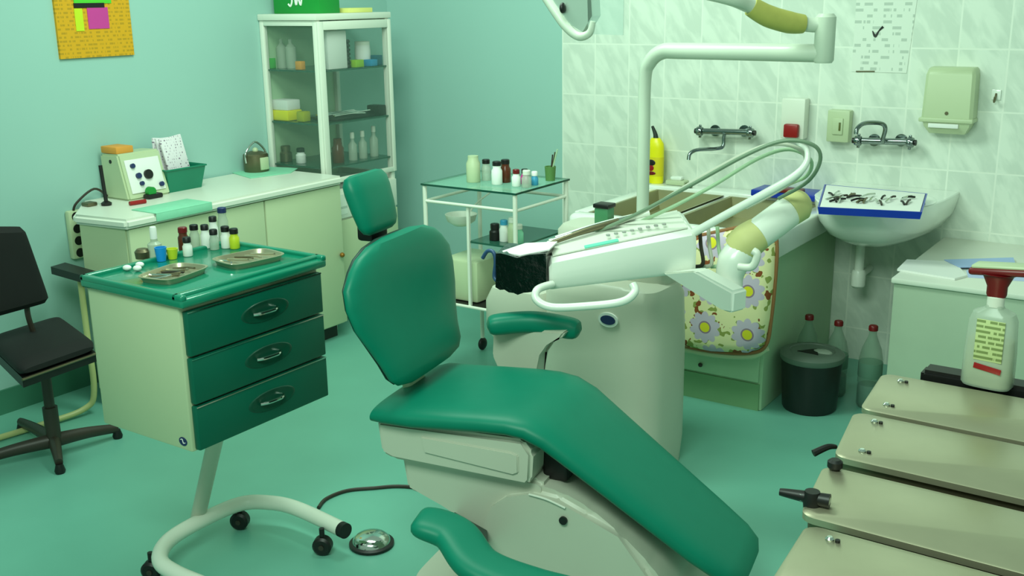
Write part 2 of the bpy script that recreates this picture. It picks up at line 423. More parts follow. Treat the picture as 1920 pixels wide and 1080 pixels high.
# teal basket with packets
pa, pb = AZ(318, 362, CZ), AZ(388, 352, CZ)
yb0, yb1 = pa.y, pb.y; xb1 = pa.x; xb0 = xb1-0.14
t = thing('basket', 'teal plastic basket holding paper packets on the white worktop', 'basket', ((xb0+xb1)/2, (yb0+yb1)/2, CZ))
b = B()
def rr(x0, x1, y0, y1, z, o): return [V((x0-o, y0-o, z)), V((x1+o, y0-o, z)), V((x1+o, y1+o, z)), V((x0-o, y1+o, z))]
b.rings([rr(xb0, xb1, yb0, yb1, CZ, 0), rr(xb0, xb1, yb0, yb1, CZ+0.10, 0.018), rr(xb0, xb1, yb0, yb1, CZ+0.10, 0.010), rr(xb0, xb1, yb0, yb1, CZ+0.008, -0.006)])
obj('tub', b, 'teal', t)
b = B(); b.tube([V((xb0-0.02, yb0-0.02, CZ+0.10)), V((xb1+0.02, yb0-0.02, CZ+0.10)), V((xb1+0.02, yb1+0.02, CZ+0.10)), V((xb0-0.02, yb1+0.02, CZ+0.10)), V((xb0-0.02, yb0-0.02, CZ+0.10))], 0.004, n=8, smooth=False)
obj('rim', b, 'teal', t)
for k in range(3):
    b = B(); b.box((xb0+0.04+0.03*k, yb0+0.07+0.006*k, CZ+0.125+0.005*k), (0.012, 0.115, 0.20), rotx(0.12*(k-1))@roty(-0.15), 0.003)
    tag(obj('paper_packet', b, 'pkt'), ['pale printed packet standing at the back of the teal basket', 'pale printed packet standing in the middle of the teal basket', 'pale printed packet standing at the front of the teal basket'][k], 'packet', 'paper packets standing in the teal basket')
# small glass-sided instrument drum beside the cabinet
p = AZ(492, 325, CZ)
t = thing('instrument_drum', 'small wire-handled metal drum beside the glass cabinet on the worktop', 'drum', p)
c = p+V((-0.06, 0.02, 0))
obj('body', B().lathe([(0.055, 0), (0.06, 0.01), (0.06, 0.085), (0.055, 0.09), (0.052, 0.09), (0.03, 0.1)], c), 'steeld', t)
obj('handle', B().tube([c+V((0, -0.062, 0.05)), c+V((0, -0.06, 0.10)), c+V((0, 0, 0.145)), c+V((0, 0.06, 0.10)), c+V((0, 0.062, 0.05))], 0.005), 'chrome', t)
obj('knob', B().sphere(c+V((0, 0, 0.105)), 0.014), 'cream', t)
b = B(); b.box(c+V((0.058, 0.0, 0.045)), (0.012, 0.05, 0.06), None, 0.004); obj('label', b, 'cream', t)
# power strip on the wall
p = AX(136, 400, XW+0.03); q = AX(140, 478, XW+0.03)
t = thing('power_strip', 'cream power strip with a column of sockets hanging on the left wall', 'power strip', p)
zt, zb_ = p.z+0.01, q.z-0.02
b = B(); b.bb(XW+0.001, XW+0.032, p.y-0.02, p.y+0.045, zb_, zt, 0.008); obj('housing', b, 'cream', t)
n = 4
for k in range(n):
    z = zb_+(k+0.5)*(zt-zb_)/n
    obj('socket', B().cyl((XW+0.028, p.y+0.012, z), (XW+0.034, p.y+0.012, z), 0.019), 'black', t)
b = B(); b.tube([V((XW+0.02, p.y+0.01, zt-0.01)), V((XW+0.035, p.y+0.02, zt+0.03)), V((XW+0.05, p.y+0.10, CZ+0.05)), V((XW+0.05, p.y+0.16, CZ+0.01))], 0.005, n=8)
tag(obj('cable', b, 'brownm'), 'thin cable arching from the cream power strip onto the worktop', 'cable')

# small dark-topped tube frame table behind the office chair
t = thing('side_table', 'narrow dark-topped side table on cream tube legs behind the black chair', 'table', (-3.7, 2.3, 0))
zt = 0.60
pa = AZ(95, 497, zt); 
b = B(); pts = [AZ(95, 500, zt), AZ(170, 521, zt), AZ(186, 510, zt), AZ(122, 492, zt)]
b.prism(pts, (0, 0, -0.03)); obj('tabletop', b, 'black', t)
for (x, y) in ((150, 520),):
    A_ = AZ(x, y, zt-0.03)
    b = B(); b.tube([A_, V((A_.x, A_.y, 0.35)), V((A_.x, A_.y, 0.10)), V((A_.x-0.02, A_.y-0.04, 0.03)), V((A_.x-0.05, A_.y-0.2, 0.015)), V((A_.x-0.08, A_.y-0.45, 0.015))], 0.012)
    obj('leg', b, 'tubing', t)
    b = B(); A2 = A_+V((0.0, 0.09, 0)); b.tube([A2, V((A2.x, A2.y, 0.35)), V((A2.x, A2.y, 0.04))], 0.012)
    obj('leg', b, 'tubing', t)
    b = B(); b.sphere((A2.x, A2.y, 0.03), 0.028); obj('caster', b, 'black', t)

# ------------------------------------------------------------------ glass display cabinet
GX0, GX1, GY0, GY1, GZ = XW+0.002, -3.62, 3.70, 4.215, 1.54
t = thing('display_cabinet', 'tall white metal glass-fronted cabinet standing against the left wall corner', 'cabinet', ((GX0+GX1)/2, (GY0+GY1)/2, 0))
b = B(); r = 0.026
for x in (GX0+r/2, GX1-r/2):
    for y in (GY0+r/2, GY1-r/2): b.bb(x-r/2, x+r/2, y-r/2, y+r/2, 0.0, GZ-0.03, 0.003)
for y in (GY0+r/2, GY1-r/2):
    b.bb(GX0+r-0.001, GX1-r+0.001, y-r/2+0.001, y+r/2-0.001, GZ-0.055, GZ-0.031, 0.002)
    b.bb(GX0+r-0.001, GX1-r+0.001, y-r/2+0.001, y+r/2-0.001, 0.706, 0.735, 0.002)
obj('frame', b, 'white', t)
obj('top', B().bb(GX0, GX1+0.01, GY0-0.01, GY1+0.01, GZ-0.03, GZ, 0.005), 'white', t)
obj('back_panel', B().bb(GX0+0.001, GX0+0.006, GY0+r, GY1-r, 0.1, GZ-0.055), 'sinkcab', t, flat=True)
obj('side_glass', B().bb(GX0+r, GX1-r, GY0+0.008, GY0+0.012, 0.735, GZ-0.055), 'cglass', t, flat=True)
obj('side_glass', B().bb(GX0+r, GX1-r, GY1-0.012, GY1-0.008, 0.735, GZ-0.055), 'cglass', t, flat=True)
d = obj('door', B().bb(GX1, GX1+0.014, GY0, GY0+0.035, 0.74, GZ-0.035, 0.003).bb(GX1, GX1+0.014, GY1-0.024, GY1, 0.74, GZ-0.035, 0.003)
        .bb(GX1, GX1+0.014, GY0+0.035, GY1-0.024, GZ-0.075, GZ-0.035, 0.003).bb(GX1, GX1+0.014, GY0+0.035, GY1-0.024, 0.74, 0.765, 0.003), 'white', t)
obj('pane', B().bb(GX1+0.005, GX1+0.009, GY0+0.035, GY1-0.024, 0.765, GZ-0.075), 'cglass', d, flat=True)
obj('handle', B().sphere((GX1+0.022, GY0+0.02, 0.755), 0.01), 'wood', d)
obj('body', B().bb(GX0, GX1-0.001, GY0+0.002, GY1-0.002, 0.15, 0.705), 'white', t)
d = obj('drawer', B().bb(GX1, GX1+0.012, GY0+0.006, GY1-0.006, 0.56, 0.70, 0.003), 'white', t)
pp = AX(626, 372, GX1+0.012)
obj('label', B().bb(GX1+0.012, GX1+0.0135, GY0+0.03, GY0+0.13, 0.58, 0.68), M['notice'], d, flat=True)
d = obj('lower_door', B().bb(GX1, GX1+0.012, GY0+0.006, GY1-0.006, 0.16, 0.55, 0.003), 'cream', t)
obj('keyhole', B().sphere((GX1+0.016, GY0+0.025, 0.42), 0.011), 'wood', d)
SH = [1.275, 1.025, 0.815]
for z in SH:
    obj('shelf', B().bb(GX0+0.008, GX1-0.004, GY0+0.014, GY1-0.014, z-0.004, z+0.004), 'glassd', t, flat=True)
SX = GX1-0.11
def cab(px, py, sh, X=SX): p = AX(px, py, X); return V((X, min(max(p.y, GY0+0.05), GY1-0.05), SH[sh]+0.0045))
def cabs(px, sh, Y=GY0+0.08): p = AY(px, 200, Y); return V((p.x, Y, SH[sh]+0.0045))
# contents
c = cab(622, 100, 0, GX1-0.06)
tag(obj('storage_box', B().box(c+V((0, 0, 0.09)), (0.08, 0.13, 0.18), None, 0.004), 'paper'), 'tall white box on the top shelf of the glass cabinet', 'box')
c = cab(652, 100, 0, GX1-0.04)
b = B()
for k in range(7): b.lathe([(0.012, 0), (0.014, 0.006), (0.012, 0.012)], c+V((0, 0, 0.02*k)))
b.cyl(c, c+V((0, 0, 0.135)), 0.008)
tag(obj('spiral_tool', b, 'black'), 'black ribbed rod standing beside the tall white box in the cabinet', 'tool')
def jar(name, c, r, h, mt, label, cat='jar', cap=None, capr=0.8, caph=0.02, group=None, neck=0.75, n=16, liq=None):
    T = thing(name, label, cat, c, group)
    obj('body', B().lathe([(r*0.95, 0), (r, h*0.03), (r, h*0.72), (r*neck, h*0.86), (r*neck, h)], c, n=n), mt, T)
    if cap: obj('cap', B().lathe([(r*capr, 0), (r*capr, caph*0.85), (r*capr*0.85, caph)], V(c)+V((0, 0, h)), n=n), cap, T)
    return T
jar('jar', cab(680, 100, 0, GX1-0.10), 0.04, 0.10, 'paper', 'squat white jar with lid on the top shelf of the glass cabinet', cap='white', capr=0.95, neck=0.95)
tag(obj('carton', B().box(cab(668, 120, 0, GX1-0.035)+V((0, 0, 0.018)), (0.05, 0.06, 0.036), None, 0.003), mat('lime_carton', (150, 190, 30), 0.5)), 'small lime green carton on the top shelf of the glass cabinet', 'carton')
tag(obj('carton', B().box(cab(695, 120, 0, GX1-0.035)+V((0, 0, 0.016)), (0.05, 0.05, 0.032), None, 0.003), mat('sky_carton', (40, 140, 190), 0.5)), 'small sky blue carton on the top shelf of the glass cabinet', 'carton')
tag(obj('carton', B().box(cab(712, 115, 0, GX1-0.05)+V((0.0, 0, 0.025)), (0.05, 0.04, 0.05), None, 0.003), mat('teal_carton', (10, 90, 110), 0.5)), 'small dark teal carton at the right end of the top cabinet shelf', 'carton')
for k, px in enumerate((535, 552)):
    jar('flask', cabs(px, 0, GY0+0.10), 0.026, 0.14, 'trans', ['clear glass flask on the top cabinet shelf, left of its pair', 'clear glass flask on the top cabinet shelf, right of its pair'][k], 'flask', group='glass flasks on the top cabinet shelf', neck=0.35)
tag(obj('carton', B().box(cabs(513, 0, GY0+0.06)+V((0, 0, 0.025)), (0.035, 0.04, 0.05), None, 0.003), mat('lime_box', (70, 180, 70), 0.5)), 'small bright green box at the left end of the top cabinet shelf', 'carton')
tag(obj('carton', B().box(cabs(568, 0, GY0+0.05)+V((0, 0, 0.02)), (0.04, 0.03, 0.04), None, 0.003), 'orange'), 'small orange brown box on the top cabinet shelf beside the corner post', 'carton')
c = cabs(535, 1, GY0+0.08)
t2 = thing('storage_tub', 'yellow and white rectangular tub on the middle shelf of the cabinet', 'tub', c)
obj('tub', B().box(c+V((0, 0, 0.025)), (0.13, 0.10, 0.05), None, 0.006), 'yellow', t2)
obj('lid', B().box(c+V((0, 0, 0.075)), (0.12, 0.09, 0.05), None, 0.006), 'paper', t2)
tag(obj('packet', B().box(cabs(568, 1, GY0+0.06)+V((0, 0, 0.025)), (0.05, 0.05, 0.05), rotx(0), 0.006), mat('mustard', (170, 170, 20), 0.5)), 'mustard yellow packet next to the yellow and white tub', 'packet')
# instrument tray on middle shelf
c = cab(665, 215, 1, GX1-0.12)
t2 = thing('instrument_tray', 'black tray of steel instruments on the middle cabinet shelf', 'tray', c)
c = V((c.x, 3.97, c.z))
obj('tray', B().box(c+V((0, 0.02, 0.008)), (0.18, 0.32, 0.014), None, 0.004), 'black', t2)
for k in range(7):
    a_ = c+V((-0.06+0.02*k, -0.12+0.03*(k % 3), 0.022))
    b = B(); b.tube([a_, a_+V((0.01, 0.10, 0.004)), a_+V((0.03, 0.19, 0.0+0.008*(k % 2)))], 0.005, n=8)
    obj('instrument', b, 'chrome', t2)
tag(obj('black_case', B().box((GX1-0.05, GY1-0.065, SH[1]+0.031), (0.08, 0.06, 0.052), None, 0.006), 'black'), 'small black case at the right end of the middle cabinet shelf', 'case')
for k, px in enumerate((662, 681, 702)):
    jar('bottle', cab(px, 290, 2, GX1-0.07), 0.022, 0.11+0.015*(k == 2), 'trans', ['clear lab bottle on the lowest cabinet shelf next to the brown jar', 'clear lab bottle in the middle of the lowest shelf row', 'clear lab bottle at the right end of the lowest cabinet shelf'][k], 'bottle', cap='white', capr=0.5, caph=0.03, group='lab bottles on the lowest cabinet shelf', neck=0.45)
jar('jar', cab(634, 290, 2, GX1-0.08), 0.03, 0.10, 'brown', 'round brown glass jar on the lowest cabinet shelf', cap='brown', capr=0.7)
jar('jar', cabs(530, 2), 0.03, 0.06, 'steeld', 'small metal pot on the lowest shelf by the side glass', cap='steeld')
jar('jar', cabs(558, 2), 0.025, 0.055, 'paper', 'small white pot with dark lid on the lowest cabinet shelf', cap='black')
# on top of the cabinet
p0 = AY(525, 20, GY0+0.10); p1 = AY(610, 20, GY0+0.10)
c = V(((p0.x+p1.x)/2, GY0+0.10, GZ))
c = V((GX0+0.19, GY0+0.10, GZ))
t2 = thing('carton_box', 'deep green carton with white lettering on top of the glass cabinet', 'box', c)
bx0, bx1 = p0.x+0.0, p1.x
obj('carton', B().bb(bx0, bx1, GY0+0.06, GY0+0.2, GZ, GZ+0.12, 0.003), 'dgreen', t2)
b = B(); yy = GY0+0.058; xm = (bx0+bx1)/2
b.tube([V((xm-0.03, yy, GZ+0.09)), V((xm-0.022, yy, GZ+0.06)), V((xm-0.034, yy, GZ+0.035)), V((xm-0.048, yy, GZ+0.045))], 0.0045, n=6)
b.tube([V((xm-0.004, yy, GZ+0.09)), V((xm+0.004, yy, GZ+0.04)), V((xm+0.018, yy, GZ+0.075)), V((xm+0.034, yy, GZ+0.04)), V((xm+0.046, yy, GZ+0.09))], 0.0045, n=6)
obj('lettering', b, 'paper', t2)
p = AX(652, 20, GX1-0.08)
tag(obj('booklet', B().box((GX1-0.09, p.y+0.03, GZ+0.011), (0.14, 0.17, 0.022), None, 0.003), mat('pale_yellow_paper', (226, 222, 130), 0.7)), 'pale yellow booklet lying on top of the glass cabinet', 'booklet')

# ------------------------------------------------------------------ glass trolley
TX0, TX1, TY0, TY1, TZ = -2.82, -2.36, 3.47, 3.86, 0.85
t = thing('glass_trolley', 'white tube-frame trolley with glass shelves standing before the aqua wall', 'trolley', ((TX0+TX1)/2, (TY0+TY1)/2, 0))
ts = obj('top_shelf', B().bb(TX0-0.008, TX1+0.008, TY0-0.008, TY1+0.008, TZ-0.008, TZ, 0.001), mat('shelf_glass', (150, 210, 185), 0.08, alpha=0.45), t, flat=True)
b = B(); b.bb(TX0-0.012, TX1+0.012, TY0-0.012, TY0-0.008, TZ-0.008, TZ); b.bb(TX0-0.012, TX1+0.012, TY1+0.008, TY1+0.012, TZ-0.008, TZ); b.bb(TX0-0.012, TX0-0.008, TY0-0.008, TY1+0.008, TZ-0.008, TZ); b.bb(TX1+0.008, TX1+0.012, TY0-0.008, TY1+0.008, TZ-0.008, TZ)
obj('glass_edge', b, mat('dark_glass_edge', (20, 74, 60), 0.2), ts, flat=True)
for k, (x, y) in enumerate(((TX0, TY0), (TX1, TY0), (TX0, TY1), (TX1, TY1))):
    l = obj('leg', B().tube([V((x, y, TZ-0.008)), V((x, y, 0.06))], 0.0095, smooth=False), 'white', t)
    obj('caster', B().sphere((x, y, 0.03), 0.03, (0.5, 1, 1)), 'black', l)
for z in (TZ-0.075, 0.62, 0.34):
    rails = [((TX0, TY0), (TX1, TY0)), ((TX1, TY0), (TX1, TY1)), ((TX1, TY1), (TX0, TY1)), ((TX0, TY1), (TX0, TY0))]
    b = B()
    for (a_, c_) in rails:
        b.cyl((a_[0], a_[1], z), (c_[0], c_[1], z), 0.007, n=10)
    if z != 0.62: obj('rail', b, 'white', t)
    else: b.bm.free()
XM = -2.60
obj('middle_shelf', B().bb(XM, TX1-0.01, TY0+0.01, TY1-0.01, 0.616, 0.624), 'glassd', t, flat=True)
obj('lower_shelf', B().bb(TX0+0.01, TX1-0.01, TY0+0.01, TY1-0.01, 0.335, 0.345), 'black', t, flat=True)
obj('divider', B().bb(XM-0.006, XM+0.006, TY0+0.002, TY0+0.014, 0.345, TZ-0.08), 'white', t)
tag(obj('plastic_tub', B().box((-2.68, 3.62, 0.436), (0.19, 0.22, 0.18), None, 0.012), 'cream'), 'cream plastic tub with flat top on the lower trolley shelf', 'tub')
c = V((-2.73, 3.60, 0.685))
tT = thing('hanging_bowl', 'white bowl hooked inside the left half of the glass trolley', 'bowl', c)
obj('bowl', B().lathe([(0.03, -0.03), (0.06, -0.01), (0.07, 0.02), (0.065, 0.02), (0.03, -0.02)], c), 'white', tT)
obj('bracket', B().tube([c+V((0, 0.06, 0.015)), c+V((0, 0.12, 0.05)), V((c.x, TY1-0.003, TZ-0.075))], 0.004, n=8), 'white', tT)
# items on the middle shelf
ml = [((928, 430), 'black', 0.024, 0.05, 'black', 'small black pot on the middle trolley shelf'),
      ((945, 430), 'paper', 0.02, 0.07, mat('sky', (60, 150, 190), 0.4), 'white bottle with blue cap on the middle trolley shelf'),
      ((962, 430), 'cream', 0.024, 0.085, 'white', 'cream bottle with white cap on the middle trolley shelf'),
      ((980, 430), 'mint', 0.022, 0.06, 'white', 'mint green bottle on the middle trolley shelf')]
for (px, py), mt, r, h, cp, lb in ml:
    p = AY(px, py, TY0+0.08); jar('bottle', V((min(p.x, TX1-0.04), TY0+0.08, 0.6245)), r, h, mt, lb, 'bottle', cap=cp, group='bottles on the middle trolley shelf')
# items on top
tp = [(888, 'cream', 0.026, 0.085, None, 'tall cream cup standing leftmost on the glass trolley top'),
      (912, 'trans', 0.018, 0.055, 'black', 'clear bottle with black cap beside the cream cup'),
      (932, 'paper', 0.02, 0.06, 'black', 'white bottle with black cap behind the brown one on the trolley'),
      (948, 'brown', 0.02, 0.06, 'black', 'brown bottle with black cap in the middle of the trolley top'),
      (968, 'paper', 0.016, 0.04, 'maroon', 'small white pot with maroon cap on the trolley top'),
      (984, 'pink', 0.015, 0.035, 'black', 'small pinkish pot with black cap on the trolley top'),
      (1003, 'trans', 0.018, 0.04, 'white', 'low clear pot with white cap on the trolley top'),
      (1018, mat('sky', (60, 150, 190), 0.4), 0.014, 0.03, 'paper', 'tiny blue pot with white cap at the right of the trolley top')]
for k, (px, mt, r, h, cp, lb) in enumerate(tp):
    yy = 3.60+0.06*(k % 2)
    p = AY(px, 345, yy)
    z = TZ+0.0005
    jar('pot' if cp is None else 'bottle', V((min(max(p.x, TX0+0.03), TX1-0.03), yy, z)), r*1.15, h*1.3, mt, lb, 'bottle' if cp else 'cup', cap=cp, group='bottles and pots on the trolley top' if cp else None, caph=0.018)
p = AY(1032, 340, 3.78)
t2 = thing('tool_cup', 'small green cup with tools leaning up at the right end of the trolley top', 'cup', V((TX1-0.03, 3.79, TZ)))
c = V((TX1-0.035, 3.79, TZ+0.0005))
obj('cup', B().lathe([(0.02, 0), (0.024, 0.06), (0.02, 0.06), (0.018, 0.005)], c), mat('moss', (90, 130, 70), 0.5), t2)
for k in range(3):
    obj('tool', B().cyl(c+V((0, 0, 0.01)), c+V((0.012+0.012*k, 0.0, 0.11+0.012*k)), 0.003, n=8), ['brownm', 'steeld', 'sinkcab'][k], t2)

# ------------------------------------------------------------------ green drawer cart
KZ = 0.895
kc = AZ(340, 560, KZ)
KX1 = AZ(345, 580, 0.88).x; KY0 = AZ(345, 580, 0.88).y
KX1, KY0, KY1, KX0 = -2.135, 1.652, 2.145, -2.53
KB = 0.463
t = thing('drawer_cart', 'cream and green three-drawer dental cart on a curved tube base', 'cart', ((KX0+KX1)/2, (KY0+KY1)/2, 0))
obj('body', B().bb(KX0, KX1-0.018, KY0, KY1, KB, KZ-0.035, 0.006), 'cream', t)
b = B(); b.bb(KX0-0.012, KX1+0.012, KY0-0.012, KY1+0.012, KZ-0.035, KZ-0.010, 0.008, 3)
x0, x1, y0, y1 = KX0-0.012, KX1+0.012, KY0-0.012, KY1+0.012
for (a0, a1, c0, c1) in ((x0, x1, y0, y0+0.02), (x0, x1, y1-0.02, y1), (x0, x0+0.02, y0, y1), (x1-0.04, x1-0.02, y0, y1)):
    b.bb(a0, a1, c0, c1, KZ-0.018, KZ, 0.006, 3)
obj('tray_top', b, 'ctop', t)
hz = [KB+0.004, KB+0.132, KB+0.262, KZ-0.045]
for k in range(3):
    z0_, z1_ = hz[k]+0.003, hz[k+1]-0.003
    d = obj('drawer', B().bb(KX1-0.017, KX1+0.004, KY0+0.008, KY1-0.006, z0_, z1_, 0.004), 'drawer', t)
    zc = (z0_+z1_)/2; yc = (KY0+KY1)/2+0.02
    b = B(); out = []
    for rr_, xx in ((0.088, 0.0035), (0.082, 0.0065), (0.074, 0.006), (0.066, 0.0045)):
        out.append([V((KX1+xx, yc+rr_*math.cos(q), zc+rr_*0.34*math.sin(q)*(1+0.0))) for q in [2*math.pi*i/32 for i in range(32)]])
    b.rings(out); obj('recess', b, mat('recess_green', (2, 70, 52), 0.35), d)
    b = B(); b.tube([V((KX1+0.006, yc-0.045, zc)), V((KX1+0.016, yc-0.025, zc)), V((KX1+0.018, yc+0.02, zc)), V((KX1+0.006, yc+0.04, zc))], 0.005, n=8)
    obj('handle', b, 'chrome', d)
    obj('edge_trim', B().bb(KX1+0.003, KX1+0.0055, KY0+0.01, KY1-0.008, z1_-0.004, z1_-0.0005), 'chrome', d, flat=True)
b = B(); yy = KY0-0.0012; cx, cz = AY(344, 830, KY0).x, AY(344, 830, KY0).z
cz = max(cz, KB+0.025)
b.rings([[V((cx+0.016*math.cos(q), y_, cz+0.016*0.75*math.sin(q))) for q in [2*math.pi*i/24 for i in range(24)]] for y_ in (KY0, yy)])
lg = obj('emblem', b, 'navy', t)
obj('emblem_mark', B().tube([V((cx-0.009, yy-0.0004, cz+0.004)), V((cx-0.002, yy-0.0004, cz+0.006)), V((cx+0.002, yy-0.0004, cz-0.004)), V((cx+0.009, yy-0.0004, cz-0.002))], 0.0012, n=6), 'paper', lg)
# pole and base
pb0 = AZ(370, 975, 0.075); ptop = V((pb0.x+0.20, pb0.y+0.03, KB))
ptop = V((-2.25, 1.825, KB))
obj('pole', B().tube([pb0, ptop+V((0, 0, 0.002))], 0.024, n=20, smooth=False, flat=0.75), 'unit', t)
zb_ = 0.085
bp = [AZ(640, 992, zb_), AZ(560, 955, zb_), AZ(510, 943, zb_), AZ(450, 945, zb_), AZ(370, 980, zb_), AZ(315, 1015, zb_), AZ(300, 1050, zb_), AZ(330, 1075, zb_), AZ(400, 1105, zb_), AZ(520, 1160, zb_)]
obj('base_tube', B().tube(bp, 0.023, n=18), 'white', t)
obj('end_cap', B().cyl(bp[0], bp[0]+(bp[0]-bp[1]).normalized()*0.02, 0.0235), 'black', t)
for (x, y) in ((605, 1022), (450, 975), (285, 1068), (470, 1175)):
    c = AZ(x, y, 0.030)
    b = B(); rt = rotz(0.6); b.lathe([(0.006, -0.018), (0.022, -0.018), (0.029, -0.012), (0.029, 0.012), (0.022, 0.018), (0.006, 0.018)], c, rotz(0.5)@rotx(math.pi/2))
    cs = obj('caster', b, 'black', t)
    obj('hub', B().cyl(c+rotz(0.5)@V((0, -0.021, 0)), c+rotz(0.5)@V((0, 0.021, 0)), 0.008), 'brownm', cs)
    obj('stem', B().cyl(c+V((0, 0, 0.025)), c+V((0, 0, 0.055)), 0.008), 'black', cs)
# trays on cart
def tray(px, py, label, w=0.09, l=0.15, an=0.0, n=6, mt='steel', pos=None):
    c = AZ(px, py, KZ); c.z = KZ-0.0095
    c.x = min(max(c.x, KX0+w+0.03), KX1-w-0.055); c.y = min(max(c.y, KY0+l+0.035), KY1-l-0.035)
    if pos: c = V((pos[0], pos[1], c.z))
    T = thing('instrument_tray', label, 'tray', c, 'metal trays on the green cart')
    R = rotz(an)
    def q(x, y, z): return c+R@V((x, y, z))
    b = B(); o = []
    for (s_, z) in ((0.92, 0), (1.0, 0.014), (1.05, 0.015), (1.05, 0.0165), (0.97, 0.0165), (0.90, 0.003)):
        ring = []
        for i in range(32):
            a_ = 2*math.pi*i/32; ct, sn = math.cos(a_), math.sin(a_)
            ring.append(q(math.copysign(abs(ct)**0.45, ct)*w*s_, math.copysign(abs(sn)**0.45, sn)*l*s_, z))
        o.append(ring)
    obj('tray', b.rings(o), mt, T)
    for k in range(n):
        y = -l*0.75+k*l*1.5/n; x = random.uniform(-0.015, 0.015)
        obj('instrument', B().tube([q(-w*0.75+x, y, 0.008), q(0, y+random.uniform(-.01, .02), 0.012), q(w*0.7+x, y+random.uniform(-0.02, 0.03), 0.02)], 0.003, n=8), random.choice(['chrome', 'steeld', 'steel', 'brownm']), T)
    return T
tray(355, 505, 'oval steel tray of small instruments at the near corner of the green cart', 0.060, 0.085, 0.2, 8, pos=(-2.33, 1.785))
tray(485, 465, 'oval steel tray at the far end of the green cart top', 0.065, 0.088, -0.15, 5, pos=(-2.285, 2.01))
KT = KZ-0.0095
bts = [(345, 452, 0.016, 0.055, 'brown', 'maroon', 'brown bottle with maroon cap at the left of the cart bottle row'),
       (352, 462, 0.014, 0.040, 'paper', 'black', 'short white bottle with black cap in front of the brown one'),
       (366, 447, 0.015, 0.055, 'trans', 'black', 'clear bottle with flat black cap on the cart'),
       (386, 447, 0.014, 0.055, 'paper', 'black', 'white bottle with black cap in the middle of the cart row'),
       (402, 450, 0.014, 0.045, 'trans', 'black', 'low clear bottle with tall black cap in the middle of the cart row'),
       (402, 440, 0.014, 0.070, 'paper', 'black', 'taller white bottle behind the low clear one on the cart'),
       (420, 435, 0.016, 0.090, 'trans', 'navy', 'tallest clear bottle with navy cap on the cart'),
       (424, 447, 0.015, 0.050, 'paper', 'black', 'white bottle with broad black cap near the navy capped one'),
       (440, 448, 0.015, 0.045, mat('lime_plastic', (200, 210, 40), 0.4), 'black', 'lime yellow bottle with black cap at the right of the cart row')]
for px, py, r, h, mt, cp, lb in bts:
    c = AZ(px, py+10, KT+0.012); c.z = KT
    jar('bottle', c, r, h, mt, lb, 'bottle', cap=cp, capr=0.85, caph=0.016, group='small bottles on the green cart')
c = AZ(292, 482, KT); jar('spray_bottle', c, 0.02, 0.055, 'trans', 'white conical-top bottle standing near the left rear of the green cart', 'bottle', cap='paper', capr=0.5, caph=0.035, neck=0.5)
c = AZ(300, 486, KT)
tag(obj('cup', B().lathe([(0.013, 0), (0.017, 0.04), (0.014, 0.04), (0.011, 0.003)], c+V((0.02, -0.01, 0))), mat('bright_blue', (20, 140, 220), 0.4)), 'small bright blue cup on the green cart beside the clear bottle', 'cup')
c = AZ(324, 485, KT)
tag(obj('cup', B().lathe([(0.012, 0), (0.017, 0.03), (0.014, 0.03), (0.011, 0.003)], c), mat('lime_plastic', (200, 210, 40), 0.4)), 'small lime green cup on the green cart beside the blue cup', 'cup')
c = AZ(268, 484, KT)
tag(obj('pot', B().lathe([(0.02, 0), (0.022, 0.02), (0.015, 0.028)], c), 'steeld'), 'dark metal pot at the rear left of the green cart', 'pot')
for k, (x, y) in enumerate(((228, 492), (240, 502), (215, 500))):
    c = AZ(x+18, y+6, KT); c.x = max(c.x, KX0+0.03); c.y = max(c.y, KY0+0.03); b = B(); b.sphere(c+V((0, 0, 0.008)), 0.011, (1.2, 1, 0.7)); 
    tag(obj('cotton_wad', b, 'paper'), ['white cotton wad at the left end of the cart, farthest from the front', 'white cotton wad nearest the tray of instruments', 'white cotton wad nearest the left edge of the cart'][k], 'cotton wad', 'cotton wads at the left of the cart top')
# hinged latch at the cart's right end
p = AZ(605, 480, KZ-0.02)

# ------------------------------------------------------------------ black office chair
t = thing('office_chair', 'black office chair with square seat standing at the left edge', 'chair', (-3.45, 2.05, 0))
fc = AZ(103, 835, 0.05)
sc = V((fc.x, fc.y, 0.46))
TZs = 0.44
# seat corners
sp = [AZ(-40, 652, TZs), AZ(38, 700, TZs), AZ(182, 650, TZs), AZ(112, 598, TZs)]
sp[0] = sp[3]+(sp[1]-sp[2])
cen = sum(sp, V((0, 0, 0)))/4
u = (sp[2]-sp[1]); v = (sp[3]-sp[2]); lu, lv = u.length/2, v.length/2; u.normalize(); v.normalize()
st = []
for k in range(13):
    s_ = -1+2*k/12; e = (1-abs(s_)**6)**(1/6) if abs(s_) < 1 else 0.05
    st.append((cen+v*(s_*lv)+V((0, 0, 0.0)), u, V((0, 0, 1)), lu*(0.9+0.1*e), 0.028*max(e, 0.3)))
obj('seat', B().pad(st, ex=7), 'blackf', t)
b = B(); b.prism([cen+(q-cen)*0.96+V((0, 0, -0.02)) for q in sp], (0, 0, -0.035)); obj('seat_pan', b, 'black', t)
e0, e1 = sp[1]+(cen-sp[1])*0.03, sp[2]+(cen-sp[2])*0.03
obj('seat_trim', B().cyl(e0+V((0, 0, -0.026)), e1+V((0, 0, -0.026)), 0.005, n=8), 'steeld', t)
